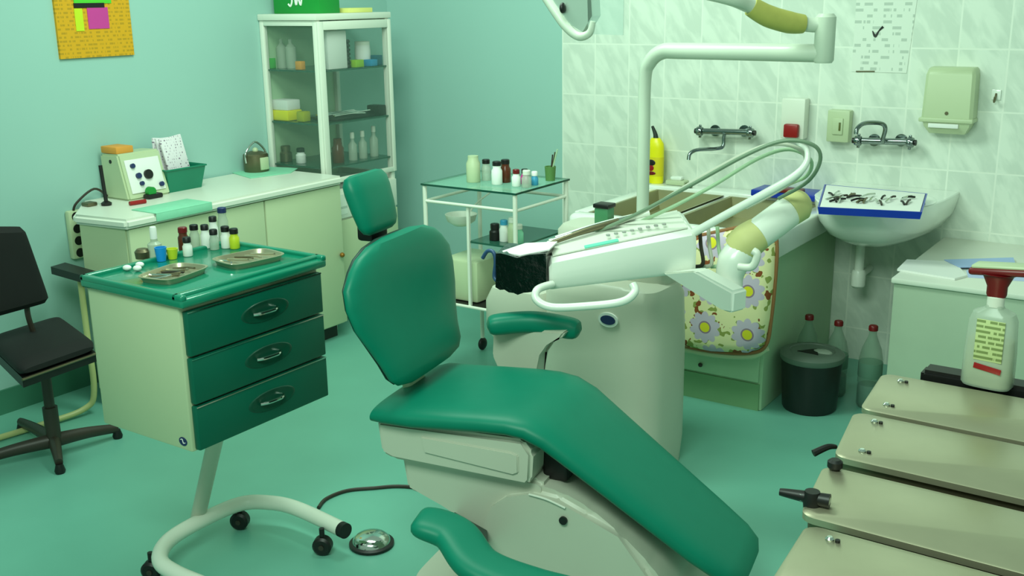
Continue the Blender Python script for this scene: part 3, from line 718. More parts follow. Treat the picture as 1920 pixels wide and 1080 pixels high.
# backrest
q0 = AZ(-40, 600, 0.62)
BY = cen.y-0.02
bc = cen - u*0.0
Xb = cen.x-0.06
l0, l1 = AX(-70, 610, Xb), AX(92, 565, Xb)
h0, h1 = AX(-60, 425, Xb), AX(42, 425, Xb)
def lerp(a, b, s): return a+(b-a)*s
st = []
nb = (h0-l0).cross(l1-l0).normalized()
for k in range(17):
    s_ = k/16; L = lerp(l0, h0, s_); Rr = lerp(l1, h1, s_); mid = (L+Rr)/2; ww = (Rr-L); e = max(1-abs(2*s_-1)**8, 0.0)**(1/8) if 0 < k < 16 else 0.3
    st.append((mid, ww.normalized(), nb, ww.length/2*(0.85+0.15*e), 0.03*e))
obj('backrest', B().pad(st, ex=7), 'blackf', t)
m0 = AX(50, 570, Xb-0.02)
obj('back_bar', B().tube([m0, V((m0.x, m0.y, 0.52)), V((m0.x-0.0, m0.y+0.02, 0.41)), cen+V((-0.03, 0, -0.06))], 0.010, n=8), 'brownm', t)
cc = V((fc.x, fc.y, 0))
ctop_ = V((cc.x, cc.y, 0.40))
obj('pole', B().lathe([(0.026, 0.05), (0.026, 0.2), (0.018, 0.2), (0.018, TZs-0.04)], cc), 'brownm', t)
for tgt in ((112, 877), (220, 812), (-60, 880), (40, 800)):
    e = AZ(tgt[0], tgt[1], 0.02)
    dd = e-V((cc.x, cc.y, 0.02))
    l = obj('leg', B().tube([cc+V((0, 0, 0.07)), cc+dd*0.5+V((0, 0, 0.06)), cc+dd+V((0, 0, 0.04))], [0.024, 0.019, 0.014], n=10, flat=1.2), 'brownm', t)
    obj('glide', B().lathe([(0.016, 0), (0.019, 0.01), (0.012, 0.035)], cc+V((dd.x, dd.y, 0))), 'black', l)

# ------------------------------------------------------------------ dental chair
PH = math.radians(11.0)
ax = V((math.cos(PH), math.sin(PH), 0)); wx = V((-math.sin(PH), math.cos(PH), 0)); zz = V((0, 0, 1))
O = V((-1.835, 2.175, 0))
def ch(s_, t_, z): return O+ax*s_+wx*t_+zz*z
t = thing('dental_chair', 'large green upholstered dental chair with pale shell in the middle of the room', 'dental chair', O)
# seat and leg rest in one long cushion
path = [(-0.03, 0.512), (-0.02, 0.527), (0.02, 0.533), (0.10, 0.535), (0.2, 0.543), (0.3, 0.550), (0.37, 0.552), (0.42, 0.546), (0.47, 0.522), (0.54, 0.470), (0.64, 0.395), (0.74, 0.320), (0.84, 0.245), (0.91, 0.195), (0.945, 0.172), (0.96, 0.165)]
hw = [0.185, 0.208, 0.217, 0.219, 0.216, 0.212, 0.209, 0.206, 0.202, 0.195, 0.184, 0.174, 0.164, 0.150, 0.125, 0.08]
ht = [0.008, 0.024, 0.032, 0.034, 0.034, 0.034, 0.034, 0.034, 0.033, 0.031, 0.030, 0.029, 0.028, 0.027, 0.022, 0.008]
st = []
for i, (s_, z) in enumerate(path):
    a_ = path[max(i-1, 0)]; c_ = path[min(i+1, len(path)-1)]
    dd = V((c_[0]-a_[0], 0, c_[1]-a_[1])).normalized()
    if i < 3: dd = V((1, 0, 0.0))
    if i > 12: dd = V((0.80, 0, -0.6)).normalized()
    nv = (ax*(-dd.z)+zz*dd.x).normalized()
    st.append((ch(s_, 0.045*max(0, (s_-0.42)/0.54), z), wx, nv, hw[i], ht[i]))
obj('seat', B().pad(st, n=40, ex=5), 'vinyl', t)
# backrest: lower centre, upper centre
BL = ch(0.055, 0.01, 0.602)
rec = math.radians(14)
bd = (-ax*math.sin(rec)+zz*math.cos(rec)).normalized()
BN = (ax*math.cos(rec)+zz*math.sin(rec)).normalized()
BLg = 0.43
prof = [(0.0, 0.12, 0.006), (0.012, 0.180, 0.018), (0.035, 0.205, 0.026), (0.08, 0.218, 0.030), (0.13, 0.242, 0.032), (0.19, 0.276, 0.033), (0.25, 0.292, 0.034), (0.30, 0.287, 0.034), (0.34, 0.248, 0.033), (0.365, 0.212, 0.030), (0.385, 0.155, 0.024), (0.395, 0.08, 0.010)]
st = []
for L_, hw_, ht_ in prof:
    curve = -0.018*math.sin(math.pi*L_/0.40)
    st.append((BL+bd*L_+BN*curve, wx, BN, hw_, ht_))
obj('backrest', B().pad(st, n=40, ex=2.8), 'vinyl', t)
bs = obj('backrest_shell', B().pad([(c_-n_*0.026, w_, n_, a_*0.9, b_*0.5) for c_, w_, n_, a_, b_ in st], n=40, ex=2.8), mat('dark_green_vinyl', (0, 50, 40), 0.5), t)
# headrest
HL = BL+bd*0.405-BN*0.055
rh = rec+math.radians(3)
hd_ = (-ax*math.sin(rh)+zz*math.cos(rh)).normalized(); hn = (ax*math.cos(rh)+zz*math.sin(rh)).normalized()
st = []
for L_, hw_, ht_ in ((0, 0.06, 0.006), (0.008, 0.078, 0.018), (0.025, 0.087, 0.026), (0.07, 0.094, 0.030), (0.12, 0.100, 0.030), (0.145, 0.099, 0.028), (0.162, 0.088, 0.020), (0.168, 0.065, 0.007)):
    st.append((HL+hd_*L_+hn*(0.01), wx, hn, hw_, ht_))
obj('headrest', B().pad(st, n=32, ex=4), 'vinyl', t)
obj('headrest_mount', B().box(HL+hd_*0.01-hn*0.015, (0.05, 0.09, 0.05), rotz(PH), 0.01), 'black', t)
obj('headrest_bar', B().box(HL-hd_*0.02-hn*0.012, (0.012, 0.05, 0.10), rotz(PH)@roty(-rec), 0.003), 'chrome', t)
obj('back_hinge', B().box(ch(0.0, 0.0, 0.575), (0.03, 0.09, 0.13), rotz(PH)@roty(-0.2), 0.008), 'sinkcab', t)
# shell under the seat
def cb(s0, s1, t0, t1, z0, z1, bev=0.01, seg=3, b=None):
    b = b or B(); c = ch((s0+s1)/2, (t0+t1)/2, (z0+z1)/2)
    return b.box(c, (s1-s0, t1-t0, z1-z0), rotz(PH), bev, seg)
b = B()
pl = [(-0.015, 0.51), (-0.005, 0.418), (0.03, 0.405), (0.42, 0.395), (0.432, 0.41), (0.437, 0.485), (0.41, 0.52)]
b.prism([ch(s_, -0.185, z) for s_, z in pl], wx*0.37)
bmesh.ops.bevel(b.bm, geom=list(b.bm.edges), offset=0.01, segments=3, affect='EDGES')
sf = obj('seat_frame', b, 'unit', t)
b = B(); pl = [(0.12, 0.487), (0.13, 0.442), (0.385, 0.422), (0.40, 0.430), (0.40, 0.478), (0.38, 0.484)]
b.prism([ch(s_, -0.190, z) for s_, z in pl], wx*0.01); bmesh.ops.bevel(b.bm, geom=list(b.bm.edges), offset=0.003, segments=2, affect='EDGES')
obj('side_panel', b, 'unit', sf)
b = B(); pl = [(0.035, 0.41), (0.05, 0.302), (0.16, 0.288), (0.22, 0.26), (0.27, 0.21), (0.34, 0.17), (0.44, 0.20), (0.46, 0.385), (0.44, 0.40)]
b.prism([ch(s_, -0.15, z) for s_, z in pl], wx*0.30); bmesh.ops.bevel(b.bm, geom=list(b.bm.edges), offset=0.012, segments=3, affect='EDGES')
obj('lift_arm', b, 'unit', t)
b = B(); pl = []
pl = [(0.30, 0.0), (0.275, 0.10), (0.262, 0.19), (0.268, 0.26), (0.295, 0.32), (0.345, 0.362), (0.42, 0.385), (0.50, 0.378), (0.58, 0.345), (0.66, 0.29), (0.74, 0.22), (0.80, 0.14), (0.84, 0.0)]
b.prism([ch(s_, -0.165, z) for s_, z in pl], wx*0.33); bmesh.ops.bevel(b.bm, geom=list(b.bm.edges), offset=0.02, segments=3, affect='EDGES')
bs = obj('base_shell', b, 'unit', t)
c = ch(0.515, -0.167, 0.31); obj('lock_knob', B().cyl(c, c-wx*0.006, 0.011), 'black', bs)
b = B(); b.tube([ch(0.42, -0.167, 0.365), ch(0.47, -0.168, 0.36), ch(0.52, -0.168, 0.345)], 0.003, n=8); obj('grip_line', b, 'white', bs)
obj('base_plate', B().pad([(ch(s_, 0, 0.015), wx, zz, w_, 0.015) for s_, w_ in ((0.05, 0.12), (0.08, 0.20), (0.4, 0.24), (0.8, 0.22), (0.95, 0.12))], ex=5), 'unit', t)
cb_ = cb(0.43, 0.50, -0.10, 0.10, 0.38, 0.47); obj('knee_hinge', cb_, 'black', t)
# armrests
def arm(pts, hw_, ht_, wv):
    st = []; n = len(pts)
    # resample with catmull
    P = []
    for i in range(n-1):
        p0, p1, p2, p3 = pts[max(i-1, 0)], pts[i], pts[i+1], pts[min(i+2, n-1)]
        for k in range(12):
            u_ = k/12; P.append(0.5*((2*p1)+(-p0+p2)*u_+(2*p0-5*p1+4*p2-p3)*u_*u_+(-p0+3*p1-3*p2+p3)*u_**3))
    P.append(pts[-1]); N = len(P)
    for i, p in enumerate(P):
        s_ = i/(N-1); e = max(1-abs(2*s_-1)**9, 0.03)**0.5
        dd = (P[min(i+1, N-1)]-P[max(i-1, 0)]).normalized(); nv = dd.cross(wv).normalized(); w2 = nv.cross(dd).normalized()
        st.append((p, w2, nv, hw_*(0.35+0.65*e), ht_*e))
    return st
zf = 0.665
A1, A2, A3 = AZ(913, 607, zf), AZ(1000, 604, zf), AZ(1088, 612, zf)
fa = arm([A1+V((0, 0, -0.006)), A2+V((0, 0, 0.0)), A3+V((0, 0, -0.012))], 0.036, 0.031, wx)
obj('armrest', B().pad(fa, n=24, ex=3), 'vinyl', t)
# far armrest support
Am = (A1+A3)/2
b = B()
sp_ = [(924, 616), (1060, 622), (1050, 636), (1022, 644), (1008, 664), (1004, 720), (945, 720), (922, 668)]
b.prism([AY(x, y, A2.y-0.025) for x, y in sp_], (0, 0.05, 0)); bmesh.ops.bevel(b.bm, geom=list(b.bm.edges), offset=0.006, segments=2, affect='EDGES')
obj('armrest_support', b, 'unit', t)
# near armrest, folded down
zn = 0.40
N1, N2, N3, N4 = AZ(778, 975, zn+0.02), AZ(850, 1000, zn), AZ(900, 1060, zn-0.03), AZ(1000, 1100, zn-0.05)
na = arm([N1, N2, N3, N4, AZ(1090, 1120, zn-0.05)], 0.060, 0.026, wx)
obj('armrest', B().pad(na, n=24, ex=3), 'vinyl', t)
b = B(); b.prism([N2+V((0, 0, -0.01)), N3+V((0.03, 0, 0)), ch(0.30, -0.17, 0.24), ch(0.20, -0.16, 0.27)], (0, 0, -0.04))
obj('armrest_bracket', b, mat('dark_green_vinyl', (0, 50, 40), 0.5), t)

# ------------------------------------------------------------------ foot control and cable
c = AZ(697, 1022, 0.0)
t = thing('foot_control', 'round chrome foot control disc on the floor beside the cart', 'foot control', c)
obj('ring', B().lathe([(0.062, 0), (0.068, 0.004), (0.068, 0.010), (0.060, 0.014)], c, n=40), 'black', t)
obj('dome', B().lathe([(0.058, 0.012), (0.056, 0.022), (0.045, 0.032), (0.025, 0.038), (0.004, 0.04)], c, n=40), 'chrome', t)
b = B(); b.tube([AZ(597, 952, 0.006), AZ(612, 935, 0.006), AZ(650, 920, 0.006), AZ(700, 915, 0.006), AZ(760, 912, 0.006), AZ(860, 925, 0.006)], 0.006, n=8)
tag(obj('cable', b, 'brownm'), 'dark cable curving across the green floor to the dental chair', 'cable')

# ------------------------------------------------------------------ dental unit
UY = 2.98
ur = AY(1225, 700, UY).x; ul = AY(1005, 700, UY).x
t = thing('dental_unit', 'pale floor-standing dental unit body behind the green chair', 'dental unit', ((ur+ul)/2, UY+0.2, 0))
b = B()
def rrect(cx, cy, ax_, ay_, z, n=40, ex=5):
    out = []
    for i in range(n):
        a_ = 2*math.pi*i/n; ct, sn = math.cos(a_), math.sin(a_)
        out.append(V((cx+math.copysign(abs(ct)**(2/ex), ct)*ax_, cy+math.copysign(abs(sn)**(2/ex), sn)*ay_, z)))
    return out
ucx = (ur+ul)/2; uw = (ur-ul)/2
b.rings([rrect(ucx+0.0, UY+0.15, uw*0.96, 0.145, 0.0), rrect(ucx, UY+0.15, uw, 0.15, 0.10), rrect(ucx, UY+0.15, uw, 0.15, 0.45), rrect(ucx, UY+0.15, uw*0.97, 0.145, 0.62), rrect(ucx, UY+0.15, uw*0.9, 0.13, 0.66), rrect(ucx, UY+0.15, uw*0.75, 0.12, 0.67)])
obj('body', b, 'unit', t)
cL = AY(960, 640, UY)
b = B(); b.rings([rrect(cL.x+0.05, UY+0.10, 0.09, 0.08, 0.0), rrect(cL.x+0.03, UY+0.10, 0.10, 0.09, 0.38), rrect(cL.x, UY+0.10, 0.135, 0.10, 0.44), rrect(cL.x, UY+0.10, 0.135, 0.10, 0.55), rrect(cL.x, UY+0.10, 0.11, 0.09, 0.60), rrect(cL.x, UY+0.1, 0.06, 0.05, 0.61)])
obj('side_pod', b, 'unit', t)
b = B(); b.rings([rrect(ucx-0.02, UY+0.22, uw*0.95, 0.10, 0.66), rrect(ucx-0.02, UY+0.22, uw*0.95, 0.10, 0.81), rrect(ucx-0.02, UY+0.22, uw*0.88, 0.09, 0.83)])
obj('spittoon_column', b, 'unit', t)
cS = AY(1180, 388, UY+0.22); cS = V((ucx+0.0, UY+0.20, 0.83))
cS = AY(1178, 390, UY+0.22); cS.z = 0.83
obj('spittoon_bowl', B().lathe([(0.03, 0), (0.045, 0.015), (0.05, 0.025), (0.043, 0.025), (0.02, 0.008)], cS), 'porc', t)
# emblem
c = AY(1140, 600, UY-0.001)
b = B(); b.rings([[V((c.x+0.037*math.cos(q)*k, y_, c.z+0.025*math.sin(q)*k)) for q in [2*math.pi*i/28 for i in range(28)]] for y_, k in ((UY+0.004, 1), (UY-0.002, 1))])
e_ = obj('emblem', b, 'paper', t)
b = B(); b.rings([[V((c.x+0.028*math.cos(q), y_, c.z+0.016*math.sin(q))) for q in [2*math.pi*i/28 for i in range(28)]] for y_ in (UY-0.002, UY-0.0035)])
e2 = obj('emblem_mark', b, 'navy', e_)
# cup holder (black/green) on the column
c = AY(1133, 405, UY+0.22); c.z = 0.832
t2 = thing('cup_dispenser', 'square dark green cup holder with black rim beside the lamp pole', 'holder', c)
obj('cup', B().box(c+V((0, 0, 0.03)), (0.055, 0.05, 0.06), None, 0.006), mat('mid_green', (70, 130, 90), 0.4), t2)
obj('rim', B().box(c+V((0, 0, 0.066)), (0.062, 0.057, 0.015), None, 0.004), 'black', t2)
c = AY(1094, 425, UY+0.20); c.z = 0.80

# ------------------------------------------------------------------ operating lamp
LY = UY+0.22
pl = AY(1205, 385, LY); zt = AY(1250, 95, LY).z
t = thing('operating_lamp', 'white pole-mounted dental operating lamp with bent arm above the sinks', 'lamp', (pl.x, LY, 0.83))
xe = AY(1545, 95, LY).x
obj('pole', B().tube([V((pl.x, LY, 0.83)), V((pl.x, LY, 1.1)), V((pl.x, LY, zt-0.10)), V((pl.x+0.015, LY, zt-0.04)), V((pl.x+0.06, LY, zt-0.004)), V((pl.x+0.14, LY, zt)), V((xe-0.1, LY, zt+0.0)), V((xe, LY, zt))], [0.021, 0.021, 0.021, 0.023, 0.025, 0.026, 0.027, 0.027], n=20), 'lampe', t)
zj = AY(1550, 45, LY).z
obj('elbow_joint', B().lathe([(0.025, -0.028), (0.03, -0.02), (0.03, 0.02+zj-zt), (0.022, zj-zt+0.03)], (xe+0.0, LY, zt)), 'lampe', t)
a0 = V((xe, LY, zj)); a1 = AY(1505, 44, LY-0.03); a2 = AY(1410, 12, LY-0.15); a3 = AY(1350, -8, LY-0.25)
obj('arm', B().tube([a0, a1, a2, a3, a3+V((-0.25, -0.12, 0.06))], [0.022, 0.022, 0.022, 0.02, 0.02], n=16), 'lampe', t)
obj('arm_sleeve', B().tube([AY(1507, 45, LY-0.03), AY(1480, 42, LY-0.06), AY(1440, 30, LY-0.11), AY(1408, 12, LY-0.15)], [0.027, 0.032, 0.032, 0.028], n=20), 'olive', t)
# lamp head
hY = 2.75
hc = AY(1085, -40, hY)
end = a3+V((-0.25, -0.12, 0.06))
obj('head_yoke', B().tube([end, hc+V((0.12, 0.05, 0.12)), hc+V((0.0, 0.05, 0.12))], 0.016, n=12), 'lampe', t)
b = B()
p1, p2, p3, p4 = AY(1010, -25, hY), AY(1040, 20, hY), AY(1085, 68, hY), AY(1105, 62, hY)
# reflector dish: rounded bowl, opening to the right/down
hr = obj('reflector', B().tube([AY(985, -60, hY), p1, p2, AY(1062, 50, hY), p3, p4, AY(1112, 40, hY)], [0.012, 0.013, 0.014, 0.014, 0.013, 0.011, 0.008], n=12), 'lampe', t)
b = B()
pts = [AY(1000, -60, hY), AY(1030, -5, hY), AY(1060, 40, hY), AY(1092, 60, hY), AY(1110, 30, hY), AY(1105, -60, hY)]
b.prism(pts, (0, 0.05, 0)); obj('reflector_glass', b, mat('pale_reflector', (190, 208, 196), 0.25, 0.5), t)
obj('shield', B().prism([AY(1100, -50, hY), AY(1103, 64, hY), AY(1168, 66, hY), AY(1170, -50, hY)], (0, 0.004, 0)), 'glass', t, flat=True)
c = AY(1055, 15, hY-0.01); obj('bulb_cap', B().sphere(c, 0.012, (0.7, 1, 1.3)), 'black', t)

# ------------------------------------------------------------------ instrument console on its arm
L0 = AY(1030, 545, 2.52); R0_ = AY(1305, 512, 2.78)
ld = (R0_-L0); ll = ld.length; ldn = ld.normalized()
pd = V((-ldn.y, ldn.x, 0)).normalized()   # towards the rear
up = V((0, 0, 1))
t = thing('instrument_console', 'white wedge-shaped instrument delivery console hovering over the chair', 'instrument console', L0)
def cs(a_, b_, c_): return L0+ldn*a_*ll+pd*b_+up*c_
b = B()
sec = []
for a_, hgt, b0, b1 in ((0.0, 0.075, 0.005, 0.17), (0.02, 0.088, 0.0, 0.19), (0.5, 0.108, 0.0, 0.22), (0.97, 0.125, 0.0, 0.22), (1.0, 0.115, 0.006, 0.21)):
    z0_ = 0.0
    sec.append([cs(a_, b0+0.012, z0_), cs(a_, b0+0.002, z0_+0.012), cs(a_, b0, hgt*0.6), cs(a_, b0+0.006, hgt*0.9), cs(a_, b0+0.03, hgt), cs(a_, b1-0.02, hgt+0.02), cs(a_, b1, hgt*0.8), cs(a_, b1, 0.01), cs(a_, b1-0.02, 0.0)])
b.rings(sec)
obj('housing', b, 'plast', t)
b = B(); b.prism([cs(0.03, 0.035, 0.092), cs(0.95, 0.035, 0.128), cs(0.95, 0.19, 0.148), cs(0.03, 0.16, 0.112)], (0, 0, 0.004)); obj('mat', b, 'white', t)
b = B(); b.prism([cs(0.25, 0.033, 0.104), cs(0.48, 0.033, 0.113), cs(0.48, 0.050, 0.116), cs(0.25, 0.050, 0.107)], (0, 0, 0.003)); obj('label_strip', b, mat('aqua_label', (110, 215, 185), 0.4), t)
# handpieces along the rear edge
for k in range(3):
    a_ = cs(0.02+0.03*k, 0.10+0.035*k, 0.115); c_ = cs(0.52+0.12*k, 0.15+0.03*k, 0.148)
    obj('handpiece', B().tube([a_, (a_+c_)/2+V((0, 0, 0.004)), c_], [0.006, 0.009, 0.010], n=10), ['steeld', 'chrome', 'plast'][k], t)
for k in range(8):
    obj('key', B().box(cs(0.42+0.055*k, 0.07, 0.128+0.0019*k), (0.012, 0.012, 0.006), rotz(math.atan2(ldn.y, ldn.x)), 0.002), mat('grey_key', (170, 170, 165), 0.5), t)
# handle loop
hp = [AZ(1188, 535, 0.80), AZ(1190, 552, 0.79), AZ(1160, 570, 0.785), AZ(1100, 575, 0.785), AZ(1035, 577, 0.785), AZ(1005, 565, 0.79), AZ(1003, 545, 0.80), AZ(1030, 534, 0.81), AZ(1060, 528, 0.815)]
k0 = cs(0.62, 0.04, 0.004)
def hY_(x, y, dY): return AY(x, y, 2.47+dY)
hp = [hY_(1186, 532, 0.12), hY_(1190, 548, 0.11), hY_(1165, 566, 0.07), hY_(1100, 574, 0.02), hY_(1035, 576, -0.03), hY_(1006, 562, -0.04), hY_(1008, 543, -0.02), hY_(1035, 533, 0.05)]
obj('handle', B().tube(hp, 0.0115, n=14), 'plast', t)
# hoses
hs = [[(1075, 452), (1180, 408), (1290, 350), (1400, 290), (1470, 264), (1525, 272), (1538, 300), (1515, 340), (1460, 372)],
      [(1100, 442), (1200, 400), (1310, 335), (1410, 282), (1465, 270), (1505, 285), (1508, 315), (1480, 345), (1400, 390)],
      [(1150, 436), (1240, 398), (1330, 352), (1420, 298), (1480, 280), (1520, 300), (1512, 330), (1470, 350), (1330, 425)]]
for k, h in enumerate(hs):
    n = len(h); P = [AY(x, y, 2.72+0.05*k+0.22*(i/(n-1))) for i, (x, y) in enumerate(h)]
    obj('hose', B().tube(P, 0.0055, n=8), [mat('grey_hose', (120, 140, 116), 0.4), 'unit', 'sinkcab'][k], t)
wp = [(1298, 438), (1370, 398), (1440, 360), (1490, 330), (1512, 305), (1512, 280), (1495, 268)]
obj('whip_arm', B().tube([AY(x, y, 2.80+0.01*i) for i, (x, y) in enumerate(wp)], [0.012, 0.012, 0.012, 0.011, 0.009, 0.007, 0.006], n=12), 'plast', t)
# vertical hoses at the console's right end
for k, x in enumerate((1312, 1328, 1345)):
    h = [(x, 425), (x+2, 460), (x+6, 495), (x-12, 500)]
    obj('hose', B().tube([AY(a_, b_, 2.86+0.02*k) for a_, b_ in h], 0.006, n=8), ['brownm', 'unit', 'sinkcab'][k], t)
# support arm
b = B()
q = [AY(1238, 512, 2.72), AY(1300, 508, 2.72), AY(1375, 548, 2.80), AY(1372, 588, 2.80), AY(1352, 582, 2.80)]
b.prism(q, (0.02, 0.06, 0)); bmesh.ops.bevel(b.bm, geom=list(b.bm.edges), offset=0.006, segments=2, affect='EDGES')
obj('bracket', b, 'plast', t)
j0, j1, j2, j3 = AY(1370, 560, 2.86), AY(1376, 490, 2.88), AY(1415, 445, 2.92), AY(1490, 388, 3.02)
obj('joint', B().tube([j0, AY(1368, 520, 2.87), j1, AY(1392, 468, 2.90)], [0.034, 0.040, 0.048, 0.045], n=24), 'plast', t)
obj('joint_sleeve', B().tube([AY(1385, 470, 2.90), AY(1402, 452, 2.91), AY(1425, 436, 2.93)], [0.050, 0.054, 0.048], n=24), mat('pale_olive_rubber', (206, 200, 136), 0.6), t)
obj('arm', B().tube([AY(1420, 440, 2.92), AY(1450, 418, 2.96), j3], [0.047, 0.047, 0.046], n=24), 'plast', t)
obj('arm_sleeve', B().tube([AY(1478, 396, 3.0), AY(1497, 383, 3.03), AY(1508, 376, 3.05)], [0.048, 0.05, 0.03], n=24), mat('pale_olive_rubber', (206, 200, 136), 0.6), t)
obj('lever', B().tube([AY(1385, 500, 2.80), AY(1410, 500, 2.80), AY(1420, 478, 2.80), AY(1412, 470, 2.8)], 0.011, n=12), 'white', t)
# black film-wrapped holder at its left end, with paper on top
c0 = AY(985, 545, 2.50)
bl = [AY(930, 475, 2.50), AY(930, 540, 2.50), AY(970, 552, 2.50), AY(1024, 542, 2.51), AY(1024, 475, 2.51), AY(970, 482, 2.5)]
b = B(); b.prism(bl, (-0.05, 0.14, 0))
bmesh.ops.subdivide_edges(b.bm, edges=list(b.bm.edges), cuts=4, use_grid_fill=True)
bmesh.ops.triangulate(b.bm, faces=[f for f in b.bm.faces if len(f.verts) > 4])
for v_ in b.bm.verts: v_.co += V((random.uniform(-1, 1), random.uniform(-1, 1), random.uniform(-1, 1)))*0.0025
tag(obj('plastic_cover', b, 'blackg'), 'crumpled glossy black plastic cover at the left end of the instrument console', 'cover')
b = B(); b.prism([AY(938, 474, 2.53), AY(975, 481, 2.51), AY(1030, 470, 2.53), AY(1045, 455, 2.60), AY(985, 458, 2.62)], (0, 0, 0.004))
tag(obj('paper_napkin', b, 'paper'), 'white napkin lying on the black plastic cover', 'napkin')
b = B(); b.tube([AY(938, 530, 2.53), AY(927, 520, 2.54), AY(929, 490, 2.54), AY(925, 473, 2.54), AY(914, 471, 2.54), AY(905, 484, 2.54)], 0.006, n=10)
tag(obj('suction_tip', b, mat('slate_blue', (50, 80, 120), 0.4)), 'slate blue hooked suction tube left of the black plastic cover', 'tube')

# ------------------------------------------------------------------ sink cabinet and sink
SX0, SX1, SY0, SZ = -2.30, -1.43, 3.81, 0.62
t = thing('sink_cabinet', 'grey green metal sink cabinet with wide lower door against the tiled wall', 'cabinet', (-1.9, 4.2, 0))
obj('body', B().bb(SX0, SX1, SY0+0.012, YW-0.012, 0.0, SZ, 0.004), 'sinkcab', t)
d = obj('door', B().bb(-1.85, SX1-0.012, SY0-0.004, SY0+0.012, 0.12, SZ-0.02, 0.004), 'sinkcab', t)
kp = AY(1315, 683, SY0); obj('knob', B().sphere((kp.x, SY0-0.01, kp.z), 0.009), 'brownm', d)
obj('door', B().bb(SX0+0.01, -1.856, SY0-0.004, SY0+0.012, 0.12, SZ-0.02, 0.004), 'sinkcab', t)
obj('plinth', B().bb(SX0+0.01, SX1-0.01, SY0+0.004, SY0+0.012, 0.0, 0.11), mat('plinth_green', (120, 160, 116), 0.5), t, flat=True)
# sink
t = thing('double_sink', 'white double sink with dull steel basins on the grey green cabinet', 'sink', (-1.9, 4.2, SZ))
ZR = 0.72
b = B()
b.bb(SX0-0.01, SX1+0.03, SY0-0.03, SY0+0.06, SZ, ZR, 0.03, 4)
b.bb(SX0-0.01, SX1+0.03, YW-0.14, YW-0.010, SZ, ZR+0.012, 0.01, 3)
b.bb(SX0-0.01, SX0+0.05, SY0+0.03, YW-0.05, SZ, ZR, 0.01, 3)
b.bb(SX1-0.04, SX1+0.03, SY0+0.03, YW-0.05, SZ, ZR, 0.01, 3)
b.bb(-1.92, -1.88, SY0+0.03, YW-0.05, SZ, ZR-0.01, 0.01, 3)
obj('rim', b, 'porc', t)
for x0, x1 in ((SX0+0.045, -1.915), (-1.885, SX1-0.035)):
    b = B(); y0, y1 = SY0+0.055, YW-0.135
    def rc(o, z): return [V((x0+o, y0+o, z)), V((x1-o, y0+o, z)), V((x1-o, y1-o, z)), V((x0+o, y1-o, z))]
    b.rings([rc(0.0, ZR-0.004), rc(0.012, ZR-0.006), rc(0.03, SZ+0.006), rc(0.05, SZ+0.004)], cap=False)
    b.bm.faces.new([b.bm.verts.new(p) for p in rc(0.05, SZ+0.004)])
    obj('basin', b, mat('basin_steel', (158, 154, 118), 0.4, 0.5, var=0.1), t)
# floral cushion/bag hanging on cabinet front
b = B()
fy = SY0-0.115
pts = [(1195, 470), (1180, 600), (1205, 632), (1260, 648), (1330, 662), (1400, 665), (1430, 650), (1440, 600), (1448, 520), (1450, 460), (1440, 425), (1380, 430)]
P = [AY(x, y, fy) for x, y in pts]
cen = sum(P, V((0, 0, 0)))/len(P)
def sc_(k, dy): return [V((cen.x+(p.x-cen.x)*k, fy+dy, cen.z+(p.z-cen.z)*k)) for p in P]
b.rings([sc_(0.5, -0.012), sc_(0.8, -0.008), sc_(0.93, 0.0), sc_(0.985, 0.015), sc_(1.0, 0.035), sc_(0.985, 0.06), sc_(0.95, 0.072)])
t2 = thing('floral_cushion', 'padded cushion with purple daisies hanging on the sink cabinet front', 'cushion', (cen.x, fy, min(p.z for p in P)))
obj('pad', b, 'floral', t2)
obj('piping', B().tube([V((p.x, p.y-0.0+0.03, p.z)) for p in sc_(1.01, 0)]+[V((sc_(1.01, 0)[0].x, fy+0.03, sc_(1.01, 0)[0].z))], 0.007, n=8), mat('tan_piping', (150, 100, 60), 0.6), t2)
bt = [V((p.x*1.0, fy+0.045, p.z-0.018)) for p in P[2:7]]
obj('backing_edge', B().tube(bt, 0.014, n=10), 'cream', t2)

